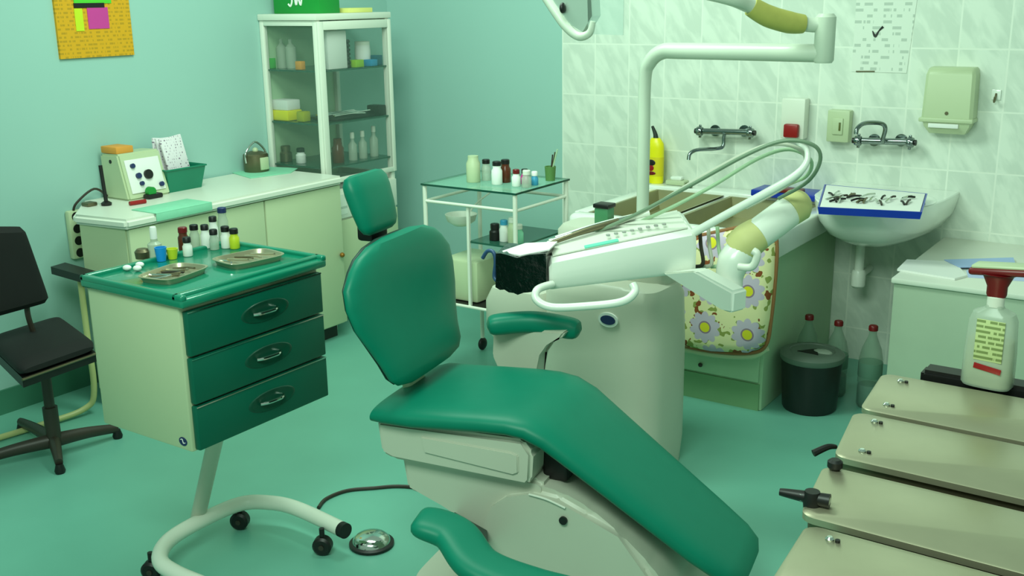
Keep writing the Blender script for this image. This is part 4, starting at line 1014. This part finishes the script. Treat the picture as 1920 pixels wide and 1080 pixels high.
# ------------------------------------------------------------------ things on the wall
WY = YW-0.008
def wp_(x, y, dY=0.0): return AY(x, y, WY-dY)
def tap(name, xl, xr, yb, label, up=False):
    A_ = wp_(xl, yb, 0.05); C_ = wp_(xr, yb+2, 0.05); mid = (A_+C_)/2
    T = thing(name, label, 'tap', mid)
    obj('body', B().tube([A_+V((-0.006, -0.004, 0)), C_+V((0.006, -0.004, 0))], 0.014, n=14, smooth=False), 'tapm', T)
    for P_ in (A_+V((0.03, 0, 0)), C_-V((0.03, 0, 0))):
        obj('wall_union', B().cyl(P_, V((P_.x, WY-0.0005, P_.z)), 0.012), 'tapm', T)
        obj('flange', B().cyl(V((P_.x, WY-0.006, P_.z)), V((P_.x, WY-0.0005, P_.z)), 0.026), 'tapm', T)
    for P_, s_ in ((A_, -1), (C_, 1)):
        h = obj('handle', B().lathe([(0.008, 0), (0.02, 0.004), (0.024, 0.014), (0.02, 0.03), (0.01, 0.034)], P_+V((s_*0.005, -0.01, 0)), roty(s_*math.pi/2), n=10), 'tapm', T)
        obj('cap', B().cyl(P_+V((s_*0.036, -0.01, 0)), P_+V((s_*0.046, -0.01, 0)), 0.012), 'black', h)
        obj('cross', B().box(P_+V((s_*0.02, -0.01, 0)), (0.012, 0.012, 0.062), None, 0.004).box(P_+V((s_*0.02, -0.01, 0)), (0.012, 0.062, 0.012), None, 0.004), 'tapm', h)
    if up:
        s0 = mid+V((0.0, -0.01, 0.01))
        q0 = wp_(1655, 262, 0.08); q1 = wp_(1660, 240, 0.09); q2 = wp_(1650, 231, 0.11); q3 = wp_(1622, 231, 0.20); q4 = wp_(1608, 240, 0.24); q5 = wp_(1605, 252, 0.25)
        obj('spout', B().tube([mid+V((0, -0.01, 0)), q0, q1, q2, q3, q4, q5], 0.009, n=10), 'tapm', T)
    else:
        q0 = wp_(1357, 258, 0.06); q1 = wp_(1355, 275, 0.07); q2 = wp_(1340, 279, 0.10); q3 = wp_(1308, 281, 0.2); q4 = wp_(1294, 288, 0.23); q5 = wp_(1291, 300, 0.24)
        obj('spout', B().tube([mid+V((0, -0.005, 0)), q0, q1, q2, q3, q4, q5], 0.0085, n=10), 'tapm', T)
    return T
tap('wall_tap', 1322, 1400, 246, 'chrome wall tap with long spout over the double sink')
tap('wall_tap', 1620, 1698, 264, 'chrome wall tap with raised looped spout over the washbasin', True)
# switch boxes
def wbox(x0, y0, x1, y1, dep, mt, name, label, cat):
    A_, C_ = wp_(x0, y0, dep), wp_(x1, y1, dep)
    T = thing(name, label, cat, ((A_.x+C_.x)/2, WY, C_.z))
    obj('housing', B().bb(A_.x, C_.x, WY-dep, WY-0.0005, C_.z, A_.z, 0.006), mt, T)
    return T, A_, C_
T, A_, C_ = wbox(1466, 184, 1506, 262, 0.06, 'white', 'indicator_box', 'white wall box with a dark red lamp at its bottom', 'wall box')
r0, r1 = wp_(1470, 232, 0.075), wp_(1496, 259, 0.075)
obj('indicator_light', B().bb(r0.x, r1.x, WY-0.085, WY-0.055, r1.z, r0.z, 0.008), 'red', T)
T, A_, C_ = wbox(1552, 206, 1590, 268, 0.05, 'cream', 'light_switch', 'cream wall switch box between the two taps', 'switch')
obj('rocker', B().box(((A_.x+C_.x)/2, WY-0.052, (A_.z+C_.z)/2), (0.045, 0.01, 0.07), None, 0.003), 'cream', T)
obj('indicator', B().box(((A_.x+C_.x)/2+0.01, WY-0.058, (A_.z+C_.z)/2), (0.008, 0.004, 0.035), None, 0.001), mat('dark_olive', (90, 96, 40), 0.5), T)
# notice
A_, C_ = wp_(1606, 0), wp_(1700, 137)
T = thing('wall_notice', 'printed white notice with a small dark drawing taped to the tiles', 'notice', ((A_.x+C_.x)/2, WY, C_.z))
b = B(); b.prism([V((A_.x, WY-0.0005, A_.z+0.03)), V((C_.x+0.02, WY-0.0005, A_.z+0.03)), V((C_.x, WY-0.0005, C_.z)), V((A_.x, WY-0.0005, C_.z))], (0, -0.002, 0))
obj('sheet', b, M['notice'], T, flat=True)
k0, k1, k2 = wp_(1636, 58, 0.003), wp_(1641, 68, 0.003), wp_(1656, 50, 0.003)
obj('drawing', B().tube([k0, k1, wp_(1648, 58, 0.003), k2], [0.002, 0.006, 0.003, 0.006], n=6), 'black', T)
obj('underline', B().cyl(wp_(1605, 134, 0.003), wp_(1640, 134, 0.003), 0.003, n=6), 'steeld', T)
# towel dispenser
A_, C_ = wp_(1735, 126, 0.09), wp_(1820, 255, 0.09)
zm = wp_(1780, 222, 0.09).z
T = thing('towel_dispenser', 'cream paper towel dispenser on the tiles right of the washbasin', 'dispenser', ((A_.x+C_.x)/2, WY, C_.z))
x0, x1 = A_.x, C_.x
b = B(); out = []
for z, o, yy in ((zm, 0.0, 0.095), (A_.z-0.03, 0.004, 0.09), (A_.z-0.006, 0.010, 0.08), (A_.z, 0.016, 0.07)):
    out.append([V((x0+o, WY-0.0005, z)), V((x0+o, WY-yy+0.012, z)), V((x0+o+0.012, WY-yy, z)), V((x1-o-0.012, WY-yy, z)), V((x1-o, WY-yy+0.012, z)), V((x1-o, WY-0.0005, z))])
obj('cover', b.rings(out), 'cream', T)
b = B(); b.bb(x0-0.008, x1+0.004, WY-0.10, WY-0.0005, zm-0.018, zm, 0.005); obj('lip', b, 'cream', T)
b = B(); out = []
for z, o, yy in ((C_.z, 0.03, 0.06), (C_.z+0.03, 0.012, 0.085), (zm-0.018, 0.008, 0.09)):
    out.append([V((x0+o, WY-0.0005, z)), V((x0+o, WY-yy, z)), V((x1-o, WY-yy, z)), V((x1-o, WY-0.0005, z))])
obj('tray', b.rings(out), 'cream', T)
b = B(); b.bb(x0+0.03, x1-0.05, WY-0.094, WY-0.08, zm-0.04, zm-0.022, 0.003); obj('paper_towel', b, 'paper', T)
obj('lock', B().cyl(V(((x0+x1)/2, WY-0.097, zm+0.02)), V(((x0+x1)/2, WY-0.09, zm+0.02)), 0.007), 'steeld', T)
# hook
p = wp_(1868, 180)
T = thing('wall_hook', 'small clear adhesive hook on the tiles at the far right', 'hook', p)
obj('plate', B().box(p+V((0, -0.003, 0.005)), (0.035, 0.006, 0.04), None, 0.002), 'porc', T)
obj('prong', B().tube([p+V((0, -0.006, 0.01)), p+V((0, -0.02, -0.015)), p+V((0, -0.035, -0.02)), p+V((0.003, -0.04, 0.0))], 0.004, n=8), 'steeld', T)

# yellow cleaner bottle and soap dish on the sink ledge
ZL = ZR+0.0125
c = AZ(1228, 346, ZL); c = V((c.x, YW-0.075, ZL)); c.x = AY(1228, 340, c.y).x
T = thing('cleaner_bottle', 'bright yellow cleaner bottle with dark tilted spout on the sink ledge', 'bottle', c)
obj('body', B().lathe([(0.040, 0), (0.043, 0.01), (0.043, 0.17), (0.040, 0.19), (0.030, 0.205), (0.022, 0.215)], c, sy=0.65), 'yellow', T)
obj('spout', B().tube([c+V((0, 0, 0.213)), c+V((-0.004, 0, 0.235)), c+V((-0.02, 0, 0.27))], [0.013, 0.010, 0.006], n=10), 'dark', T)
lb_ = obj('label', B().lathe([(0.0436, 0.035), (0.0438, 0.036), (0.0438, 0.125), (0.0436, 0.126)], c, sy=0.65), mat('label_yellow', (220, 200, 20), 0.5), T)
fwd = (V((0, 0, 0))-c); fwd.z = 0; fwd.normalize()
for dz, mt, sx_, sz_ in ((0.10, 'black', 0.045, 0.03), (0.075, 'red', 0.03, 0.03), (0.05, 'maroon', 0.05, 0.018)):
    obj('emblem', B().sphere(c+V((-0.008, -0.0285, dz)), 0.5, (sx_, 0.004, sz_), n=8), mt, lb_)
c = V((AY(1270, 335, YW-0.075).x, YW-0.075, ZL))
T = thing('soap_dish', 'low cream soap dish beside the yellow cleaner bottle', 'soap dish', c)
obj('dish', B().box(c+V((0, 0, 0.012)), (0.10, 0.06, 0.024), None, 0.008), 'cream', T)
obj('soap', B().box(c+V((0.0, 0, 0.032)), (0.06, 0.04, 0.02), None, 0.009), 'porc', T)
c = V((AY(1290, 335, YW-0.1).x+0.01, YW-0.10, ZL))
tag(obj('scourer', B().box(c+V((0.005, -0.02, 0.012)), (0.03, 0.03, 0.024), None, 0.006), mat('scour_green', (70, 90, 30), 0.9)), 'small dark green scourer right of the soap dish', 'scourer')

# ------------------------------------------------------------------ washbasin
BZ = 0.80
bcx = -1.19; bw = 0.258; by0 = 4.07
T = thing('washbasin', 'white wall-mounted washbasin holding a blue instrument tray', 'washbasin', (bcx, WY, BZ-0.16))
b = B()
def half(k, z, kd=None):
    kd = k if kd is None else kd; out = []
    D_ = WY-by0-0.001
    for i in range(33):
        a_ = math.pi*i/32; ct, sn = math.cos(a_), math.sin(a_)
        out.append(V((bcx+bw*k*math.copysign(abs(ct)**0.75, ct), WY-0.001-D_*kd*abs(sn)**0.75, z)))
    return out
b.rings([half(0.25, BZ-0.19, 0.60), half(0.55, BZ-0.178, 0.74), half(0.80, BZ-0.14, 0.88), half(0.93, BZ-0.09, 0.955), half(0.98, BZ-0.045, 0.985), half(1.0, BZ-0.02, 1.0), half(1.0, BZ-0.004, 1.0), half(0.985, BZ, 0.99)])
obj('bowl', b, 'porc', T)
b = B(); D_ = WY-by0; oc = V((bcx, by0+D_*0.46, 0))
def ov(a_, c_, z): return [V((oc.x+a_*math.cos(q_), oc.y+c_*math.sin(q_), z)) for q_ in [2*math.pi*i/36 for i in range(36)]]
b.rings([ov(0.235, D_*0.40, BZ+0.0005), ov(0.225, D_*0.385, BZ+0.003), ov(0.21, D_*0.36, BZ+0.001)]); obj('basin_rim', b, 'porc', T)

dx = AY(1612, 500, WY-0.16).x
obj('drain_pipe', B().tube([V((dx, WY-0.17, BZ-0.12)), V((dx, WY-0.17, 0.45))], 0.020, smooth=False), 'plast', T)
obj('drain_trap', B().lathe([(0.02, 0.0), (0.03, 0.01), (0.03, 0.07), (0.024, 0.08)], (dx, WY-0.17, 0.38)), 'plast', T)
obj('drain_outlet', B().tube([V((dx, WY-0.17, 0.43)), V((dx, WY-0.06, 0.43)), V((dx, WY-0.001, 0.43))], 0.015, smooth=False), 'plast', T)
# blue tray with instruments
tz = BZ+0.004
q = [AZ(1532, 402, tz), AZ(1728, 412, tz), AZ(1738, 376, tz), AZ(1545, 358, tz)]
ctr = sum(q, V((0, 0, 0)))/4
T = thing('instrument_tray', 'blue tray full of steel instruments lying across the washbasin', 'tray', ctr)
def qs(k, dz): return [ctr+(p-ctr)*k+V((0, 0, dz)) for p in q]
obj('tray', B().rings([qs(0.97, 0), qs(1.0, 0.028), qs(0.97, 0.028), qs(0.94, 0.006)]), 'blue', T)
obj('liner', B().rings([qs(0.93, 0.007), qs(0.96, 0.026), qs(0.955, 0.028), qs(0.5, 0.024)]), 'paper', T)
for k in range(26):
    u_ = random.uniform(0.06, 0.86); v_ = random.uniform(0.15, 0.55)
    a_ = q[0]+(q[1]-q[0])*u_+(q[3]-q[0])*v_; a_.z = tz+0.03
    dr = V((random.uniform(-0.03, 0.05), random.uniform(0.03, 0.08), 0.004))
    obj('instrument', B().tube([a_, a_+dr*0.5+V((0, 0, 0.004)), a_+dr], 0.0042, n=6), random.choice(['black', 'brownm', 'steeld', 'chrome']), T)
# second blue item behind, on the sink ledge
A_ = AY(1410, 356, 4.45); C_ = AY(1522, 362, 4.45)
zz0 = ZR+0.001
c = V(((A_.x+C_.x)/2-0.02, YW-0.22, zz0))
T = thing('instrument_tray', 'long blue tray lying across the rear of the double sink', 'tray', c)
obj('tray', B().box(V((-1.60, YW-0.11, ZR+0.028)), (0.34, 0.15, 0.03), rotz(-0.02), 0.006), 'blue', T)
obj('bundle', B().box(V((-1.60, YW-0.16, ZR+0.05)), (0.12, 0.06, 0.018), rotz(0.05), 0.006), 'maroon', T)

# ------------------------------------------------------------------ bin and bottles
c = V((-1.285, 3.965, 0)); R_ = 0.118
T = thing('waste_bin', 'round black waste bin with grey swing lid standing beside the sink cabinet', 'bin', c)
obj('body', B().lathe([(R_*0.86, 0), (R_*0.9, 0.01), (R_, 0.205), (R_*1.0, 0.21)], c, n=40), mat('black_bin', (22, 26, 24), 0.4), T)
b = B(); b.lathe([(R_*1.02, 0.205), (R_*1.06, 0.212), (R_*1.06, 0.228), (R_*0.98, 0.236), (R_*0.75, 0.240), (R_*0.72, 0.236)], c, n=40); obj('lid', b, mat('grey_lid', (96, 110, 98), 0.4), T)
b = B(); b.lathe([(R_*0.71, 0.237), (R_*0.5, 0.240), (0.001, 0.242)], c, n=32); obj('flap', b, mat('grey_lid', (96, 110, 98), 0.4), T)
b = B(); pl = [c+V((-0.045, -0.045, 0.2405)), c+V((0.04, -0.05, 0.2405)), c+V((0.01, 0.02, 0.2405))]; b.prism(pl, (0, 0, 0.0025)); obj('opening', b, 'black', T)
obj('liner', B().sphere(c+V((0.04, 0.0, 0.238)), 0.03, (1.3, 0.9, 0.35)), 'trans', T)
for k, (x, y, Y, lb) in enumerate(((1518, 592, 4.15, 'clear water bottle with red cap farthest left behind the waste bin'), (1573, 603, 4.16, 'clear water bottle with red cap behind the right side of the waste bin'), (1638, 612, 4.10, 'clear water bottle with red cap beside the white cupboard, fully visible'))):
    p = AY(x, y, Y); c = V((p.x, Y, 0)); h = p.z-0.012
    T = thing('water_bottle', lb, 'bottle', c, 'red-capped water bottles by the waste bin')
    r_ = 0.046
    obj('body', B().lathe([(r_*0.85, 0), (r_, 0.012), (r_, h*0.28), (r_*0.95, h*0.30), (r_, h*0.32), (r_, h*0.62), (r_*0.8, h*0.76), (r_*0.4, h*0.9), (0.015, h*0.94), (0.015, h)], c, n=24), 'pet', T)
    obj('cap', B().lathe([(0.018, 0), (0.018, 0.016), (0.015, 0.02)], c+V((0, 0, h-0.004))), 'maroon', T)
    obj('water', B().lathe([(r_*0.8, 0.004), (r_*0.94, 0.014), (r_*0.94, h*0.27), (r_*0.9, h*0.29)], c), 'water', T)
    obj('label', B().lathe([(r_+0.0006, h*0.40), (r_+0.001, h*0.405), (r_+0.001, h*0.58), (r_+0.0006, h*0.585)], c), mat('bottle_label', (110, 150, 130), 0.5, alpha=0.75), T)

# ------------------------------------------------------------------ white cupboard at right
RZ = 0.62
p = AZ(1675, 527, RZ)
RX0, RY0 = p.x, p.y
RX0 = -0.99; RY0 = AY(1676, 520, 4.0).y
T = thing('low_cupboard', 'pale green-white low cupboard with papers on top by the right wall', 'cupboard', (-0.4, 4.3, 0))
YR = 3.86
RX0 = AY(1676, 530, YR).x; RZ = AY(1676, 520, YR).z
obj('body', B().bb(RX0, 0.35, YR, WY-0.001, 0, RZ-0.02, 0.005), mat('cupboard_paint', (174, 188, 166), 0.45), T)
obj('top', B().bb(RX0-0.008, 0.36, YR-0.012, WY-0.001, RZ-0.02, RZ, 0.005), 'white', T)
def sheet(pts, z, label, mt, dz=0.003, cat='paper'):
    b = B(); P = [AZ(x, y, z) for x, y in pts]
    for p in P: p.y = min(p.y, WY-0.01)
    b.prism(P, (0, 0, dz)); return tag(obj('paper_sheet', b, mt, flat=True), label, cat)
sheet([(1682, 508), (1700, 490), (1790, 494), (1812, 520), (1790, 526), (1740, 518)], RZ+0.0005, 'crumpled white papers at the left corner of the low cupboard top', 'paper', 0.008)
sheet([(1770, 488), (1900, 484), (1905, 500), (1800, 502)], RZ+0.009, 'pale blue sheet overlapping the white papers on the low cupboard', mat('pale_blue_paper', (170, 190, 235), 0.7), 0.003)
sheet([(1815, 520), (1812, 508), (1960, 510), (1960, 530)], RZ+0.0005, 'lilac sheet on the low cupboard behind the pump bottle', mat('lilac_paper', (190, 200, 240), 0.7), 0.003)

# ------------------------------------------------------------------ steel boxes on a table (bottom right)
PZ = 0.80
Lc = [((1655, 698), (1612, 764)), ((1602, 770), (1563, 852)), ((1545, 870), (1500, 962)), ((1513, 980), (1440, 1095))]
e1 = AZ(1612, 764, PZ); e2 = AZ(1900, 822, PZ); rd = (e2-e1); rd.z = 0; rd.normalize()
ln = 0.62
GS = 'steel instrument boxes on the near table'
names = ['brushed steel instrument box farthest from the camera, with the pump bottle on it', 'brushed steel instrument box second from the back of the table', 'brushed steel instrument box with the black clamp and knob at its left end', 'brushed steel instrument box nearest the camera at the bottom edge']
minz = PZ-0.12
allc = []
for k, (pa, pb) in enumerate(Lc):
    A_ = AZ(*pa, PZ); C_ = AZ(*pb, PZ)
    T = thing('instrument_box', names[k], 'box', ((A_+C_)/2+rd*0.3)*1.0, GS)
    T.location.z = minz; T['_o'] = tuple(T.location)
    wdt = (C_-A_).length
    cr = (C_-A_).normalized()
    ro = 0.022
    def plate(o, z, A_=A_, C_=C_, cr=cr):
        a_, c_ = A_+cr*o+rd*o, C_-cr*o+rd*o; pts = []
        for (cp_, d0, d1) in ((a_, cr, rd), (c_, rd, -cr)):
            # rounded corner from +d0 side to +d1 side
            for i in range(5):
                th = i/4*math.pi/2
                base = cp_+d0*ro+d1*ro
                if d0 is cr: pts.append(base-(d0*math.sin(0)+0*d1)-d0*ro*math.sin(math.pi/2-th)*0-(rd*ro*math.sin(math.pi/2-th))*0 if False else cp_+(cr*ro+rd*ro)+(-cr*math.cos(th)-rd*math.sin(th))*ro)
                else: pts.append(c_+(-cr*ro+rd*ro)+(-rd*math.cos(th)+cr*math.sin(th))*ro)
        end_c = C_-cr*o+rd*(ln-o); end_a = A_+cr*o+rd*(ln-o)
        pts += [end_c, end_a]
        return [V((p.x, p.y, z)) for p in pts]
    lid = obj('lid', B().rings([plate(0.0, PZ-0.014), plate(-0.0, PZ-0.003), plate(0.004, PZ)]), 'steel', T)
    obj('box', B().rings([plate(0.010, minz), plate(0.008, PZ-0.02), plate(0.008, PZ-0.0145)]), 'steeld', T)
    for q_ in (0.17, 0.83):
        if k == 2: continue
        c = A_+(C_-A_)*q_+rd*(0.045)
        obj('screw', B().lathe([(0.007, 0), (0.007, 0.003), (0.004, 0.006)], V((c.x, c.y, PZ)), n=12), 'chrome', lid)
        c = c+rd*0.012
        obj('screw', B().lathe([(0.004, 0), (0.004, 0.004)], V((c.x, c.y, PZ)), n=12), 'black', lid)
    if k == 2:
        c = AZ(1565, 880, PZ); obj('knob', B().lathe([(0.008, 0), (0.013, 0.006), (0.013, 0.016), (0.008, 0.02)], c-V((0, 0, 0.001))), 'black', lid)
        c0_, c1_ = AZ(1556, 940, PZ+0.012), AZ(1462, 922, PZ+0.012)
        cl = obj('clamp', B().tube([c0_, (c0_+c1_)/2, c1_], [0.012, 0.010, 0.006], n=10), 'black', T)
        obj('clamp_plate', B().box(c0_*0.7+c1_*0.3+V((0, 0, 0.0)), (0.05, 0.018, 0.014), rotz(0.1), 0.004), 'chrome', cl)
        obj('clamp_bolt', B().lathe([(0.013, -0.02), (0.015, 0.0), (0.012, 0.012)], c0_*0.65+c1_*0.35), 'black', cl)
    if k == 1:
        c0_, c1_ = AZ(1552, 838, PZ-0.01), AZ(1525, 850, PZ-0.02)
        obj('catch', B().tube([AZ(1568, 838, PZ-0.012), c0_, c1_], [0.004, 0.006, 0.007], n=8), 'black', T)
    allc += [A_, C_]
A_, C_ = AZ(1655, 698, PZ), AZ(1440, 1095, PZ)
T = thing('steel_table', 'steel frame table carrying the row of instrument boxes at lower right', 'table', ((A_+C_)/2+rd*0.3))
T.location.z = 0; T['_o'] = tuple(T.location)
b = B(); P = [A_+rd*0.03, C_+rd*0.03, C_+rd*(ln+0.02), A_+rd*(ln+0.02)]
b.prism([V((p.x, p.y, minz-0.02)) for p in P], (0, 0, 0.0195)); obj('tabletop', b, 'steeld', T)
for p in (P[0]+rd*0.04+V((0, -0.05, 0)), P[1]+rd*0.04+V((0, 0.05, 0)), P[2]-rd*0.04+V((0, 0.05, 0)), P[3]-rd*0.04+V((0, -0.05, 0))):
    obj('leg', B().cyl(V((p.x, p.y, 0)), V((p.x, p.y, minz-0.02)), 0.012), 'steeld', T)
# pump bottle
d1 = rd; A_ = AZ(1650, 702, PZ)
c = AZ(1850, 722, PZ); c.z = PZ+0.0006
T = thing('pump_bottle', 'clear disinfectant bottle with maroon pump head standing on a steel box', 'bottle', c)
Rb = rotz(math.atan2(rd.y, rd.x)-0.1)
hz_ = AY(1850, 575, c.y).z-PZ
def bsec(a_, b_, z): return [c+Rb@V((math.copysign(abs(math.cos(q))**0.6, math.cos(q))*a_, math.copysign(abs(math.sin(q))**0.6, math.sin(q))*b_, z)) for q in [2*math.pi*i/32 for i in range(32)]]
hb = hz_
obj('body', B().rings([bsec(0.047, 0.028, 0), bsec(0.051, 0.031, 0.006), bsec(0.050, 0.030, hb*0.45), bsec(0.046, 0.029, hb*0.85), bsec(0.040, 0.026, hb*0.94), bsec(0.018, 0.016, hb*1.0), bsec(0.015, 0.015, hb*1.04)]), 'trans', T)
obj('liquid', B().rings([bsec(0.044, 0.026, 0.003), bsec(0.047, 0.028, 0.01), bsec(0.046, 0.027, hb*0.45), bsec(0.044, 0.026, hb*0.6)]), mat('pale_liquid', (200, 205, 160), 0.2, alpha=0.6), T)
obj('neck', B().lathe([(0.017, 0), (0.017, 0.02), (0.015, 0.022)], c+V((0, 0, hb*1.02))), 'white', T)
pc = c+V((0, 0, hb*1.02+0.02))
obj('pump_collar', B().lathe([(0.018, 0), (0.020, 0.006), (0.020, 0.022), (0.030, 0.045), (0.040, 0.05)], pc, sy=0.8), 'maroon', T)
tiltR = Rb@roty(-0.10)
b = B(); b.box(pc+V((0.005, 0, 0.056)), (0.12, 0.05, 0.016), tiltR, 0.007, 3); obj('pump_head', b, 'maroon', T)
b = B(); b.box(pc+V((0.005, 0, 0.066)), (0.11, 0.045, 0.008), tiltR, 0.004); obj('pump_cover', b, 'cream', T)
lc = c+Rb@V((0.004, -0.0305, hb*0.62))
lb_ = obj('label', B().box(c+Rb@V((0.004, -0.0300, hb*0.62)), (0.056, 0.002, hb*0.52), Rb, 0.0008), M['label'], T)
obj('label_band', B().box(c+Rb@V((0.006, -0.0318, hb*0.27)), (0.055, 0.0015, 0.012), Rb@roty(0.12), 0.0005), 'red', T)
# black case behind the bottle
b = B(); p0 = AZ(1715, 700, PZ-0.02); p1 = AZ(1800, 715, PZ-0.02)
c = AZ(1770, 690, PZ-0.06)
zb_ = minz
dn = V((-rd.y, rd.x, 0))
base = AZ(1722, 703, PZ)+dn*0.012
b.prism([V((base.x, base.y, minz)), V((base.x, base.y, minz))+rd*0.34, V((base.x, base.y, minz))+rd*0.34+dn*0.06, V((base.x, base.y, minz))+dn*0.06], (0, 0, PZ-minz+0.008))
bmesh.ops.bevel(b.bm, geom=list(b.bm.edges), offset=0.008, segments=2, affect='EDGES')
T = thing('equipment_case', 'long black case standing behind the pump bottle and the rearmost steel box', 'case', V((base.x, base.y, minz)))
obj('case', b, 'black', T)
obj('shelf_bracket', B().prism([V((base.x, base.y, minz-0.001)), V((base.x, base.y, minz-0.001))+rd*0.34, V((base.x, base.y, minz-0.001))+rd*0.34+dn*0.06, V((base.x, base.y, minz-0.001))+dn*0.06], (0, 0, -0.018)), 'steeld', T)
for o in THINGS:
    if '_o' in o: del o['_o']
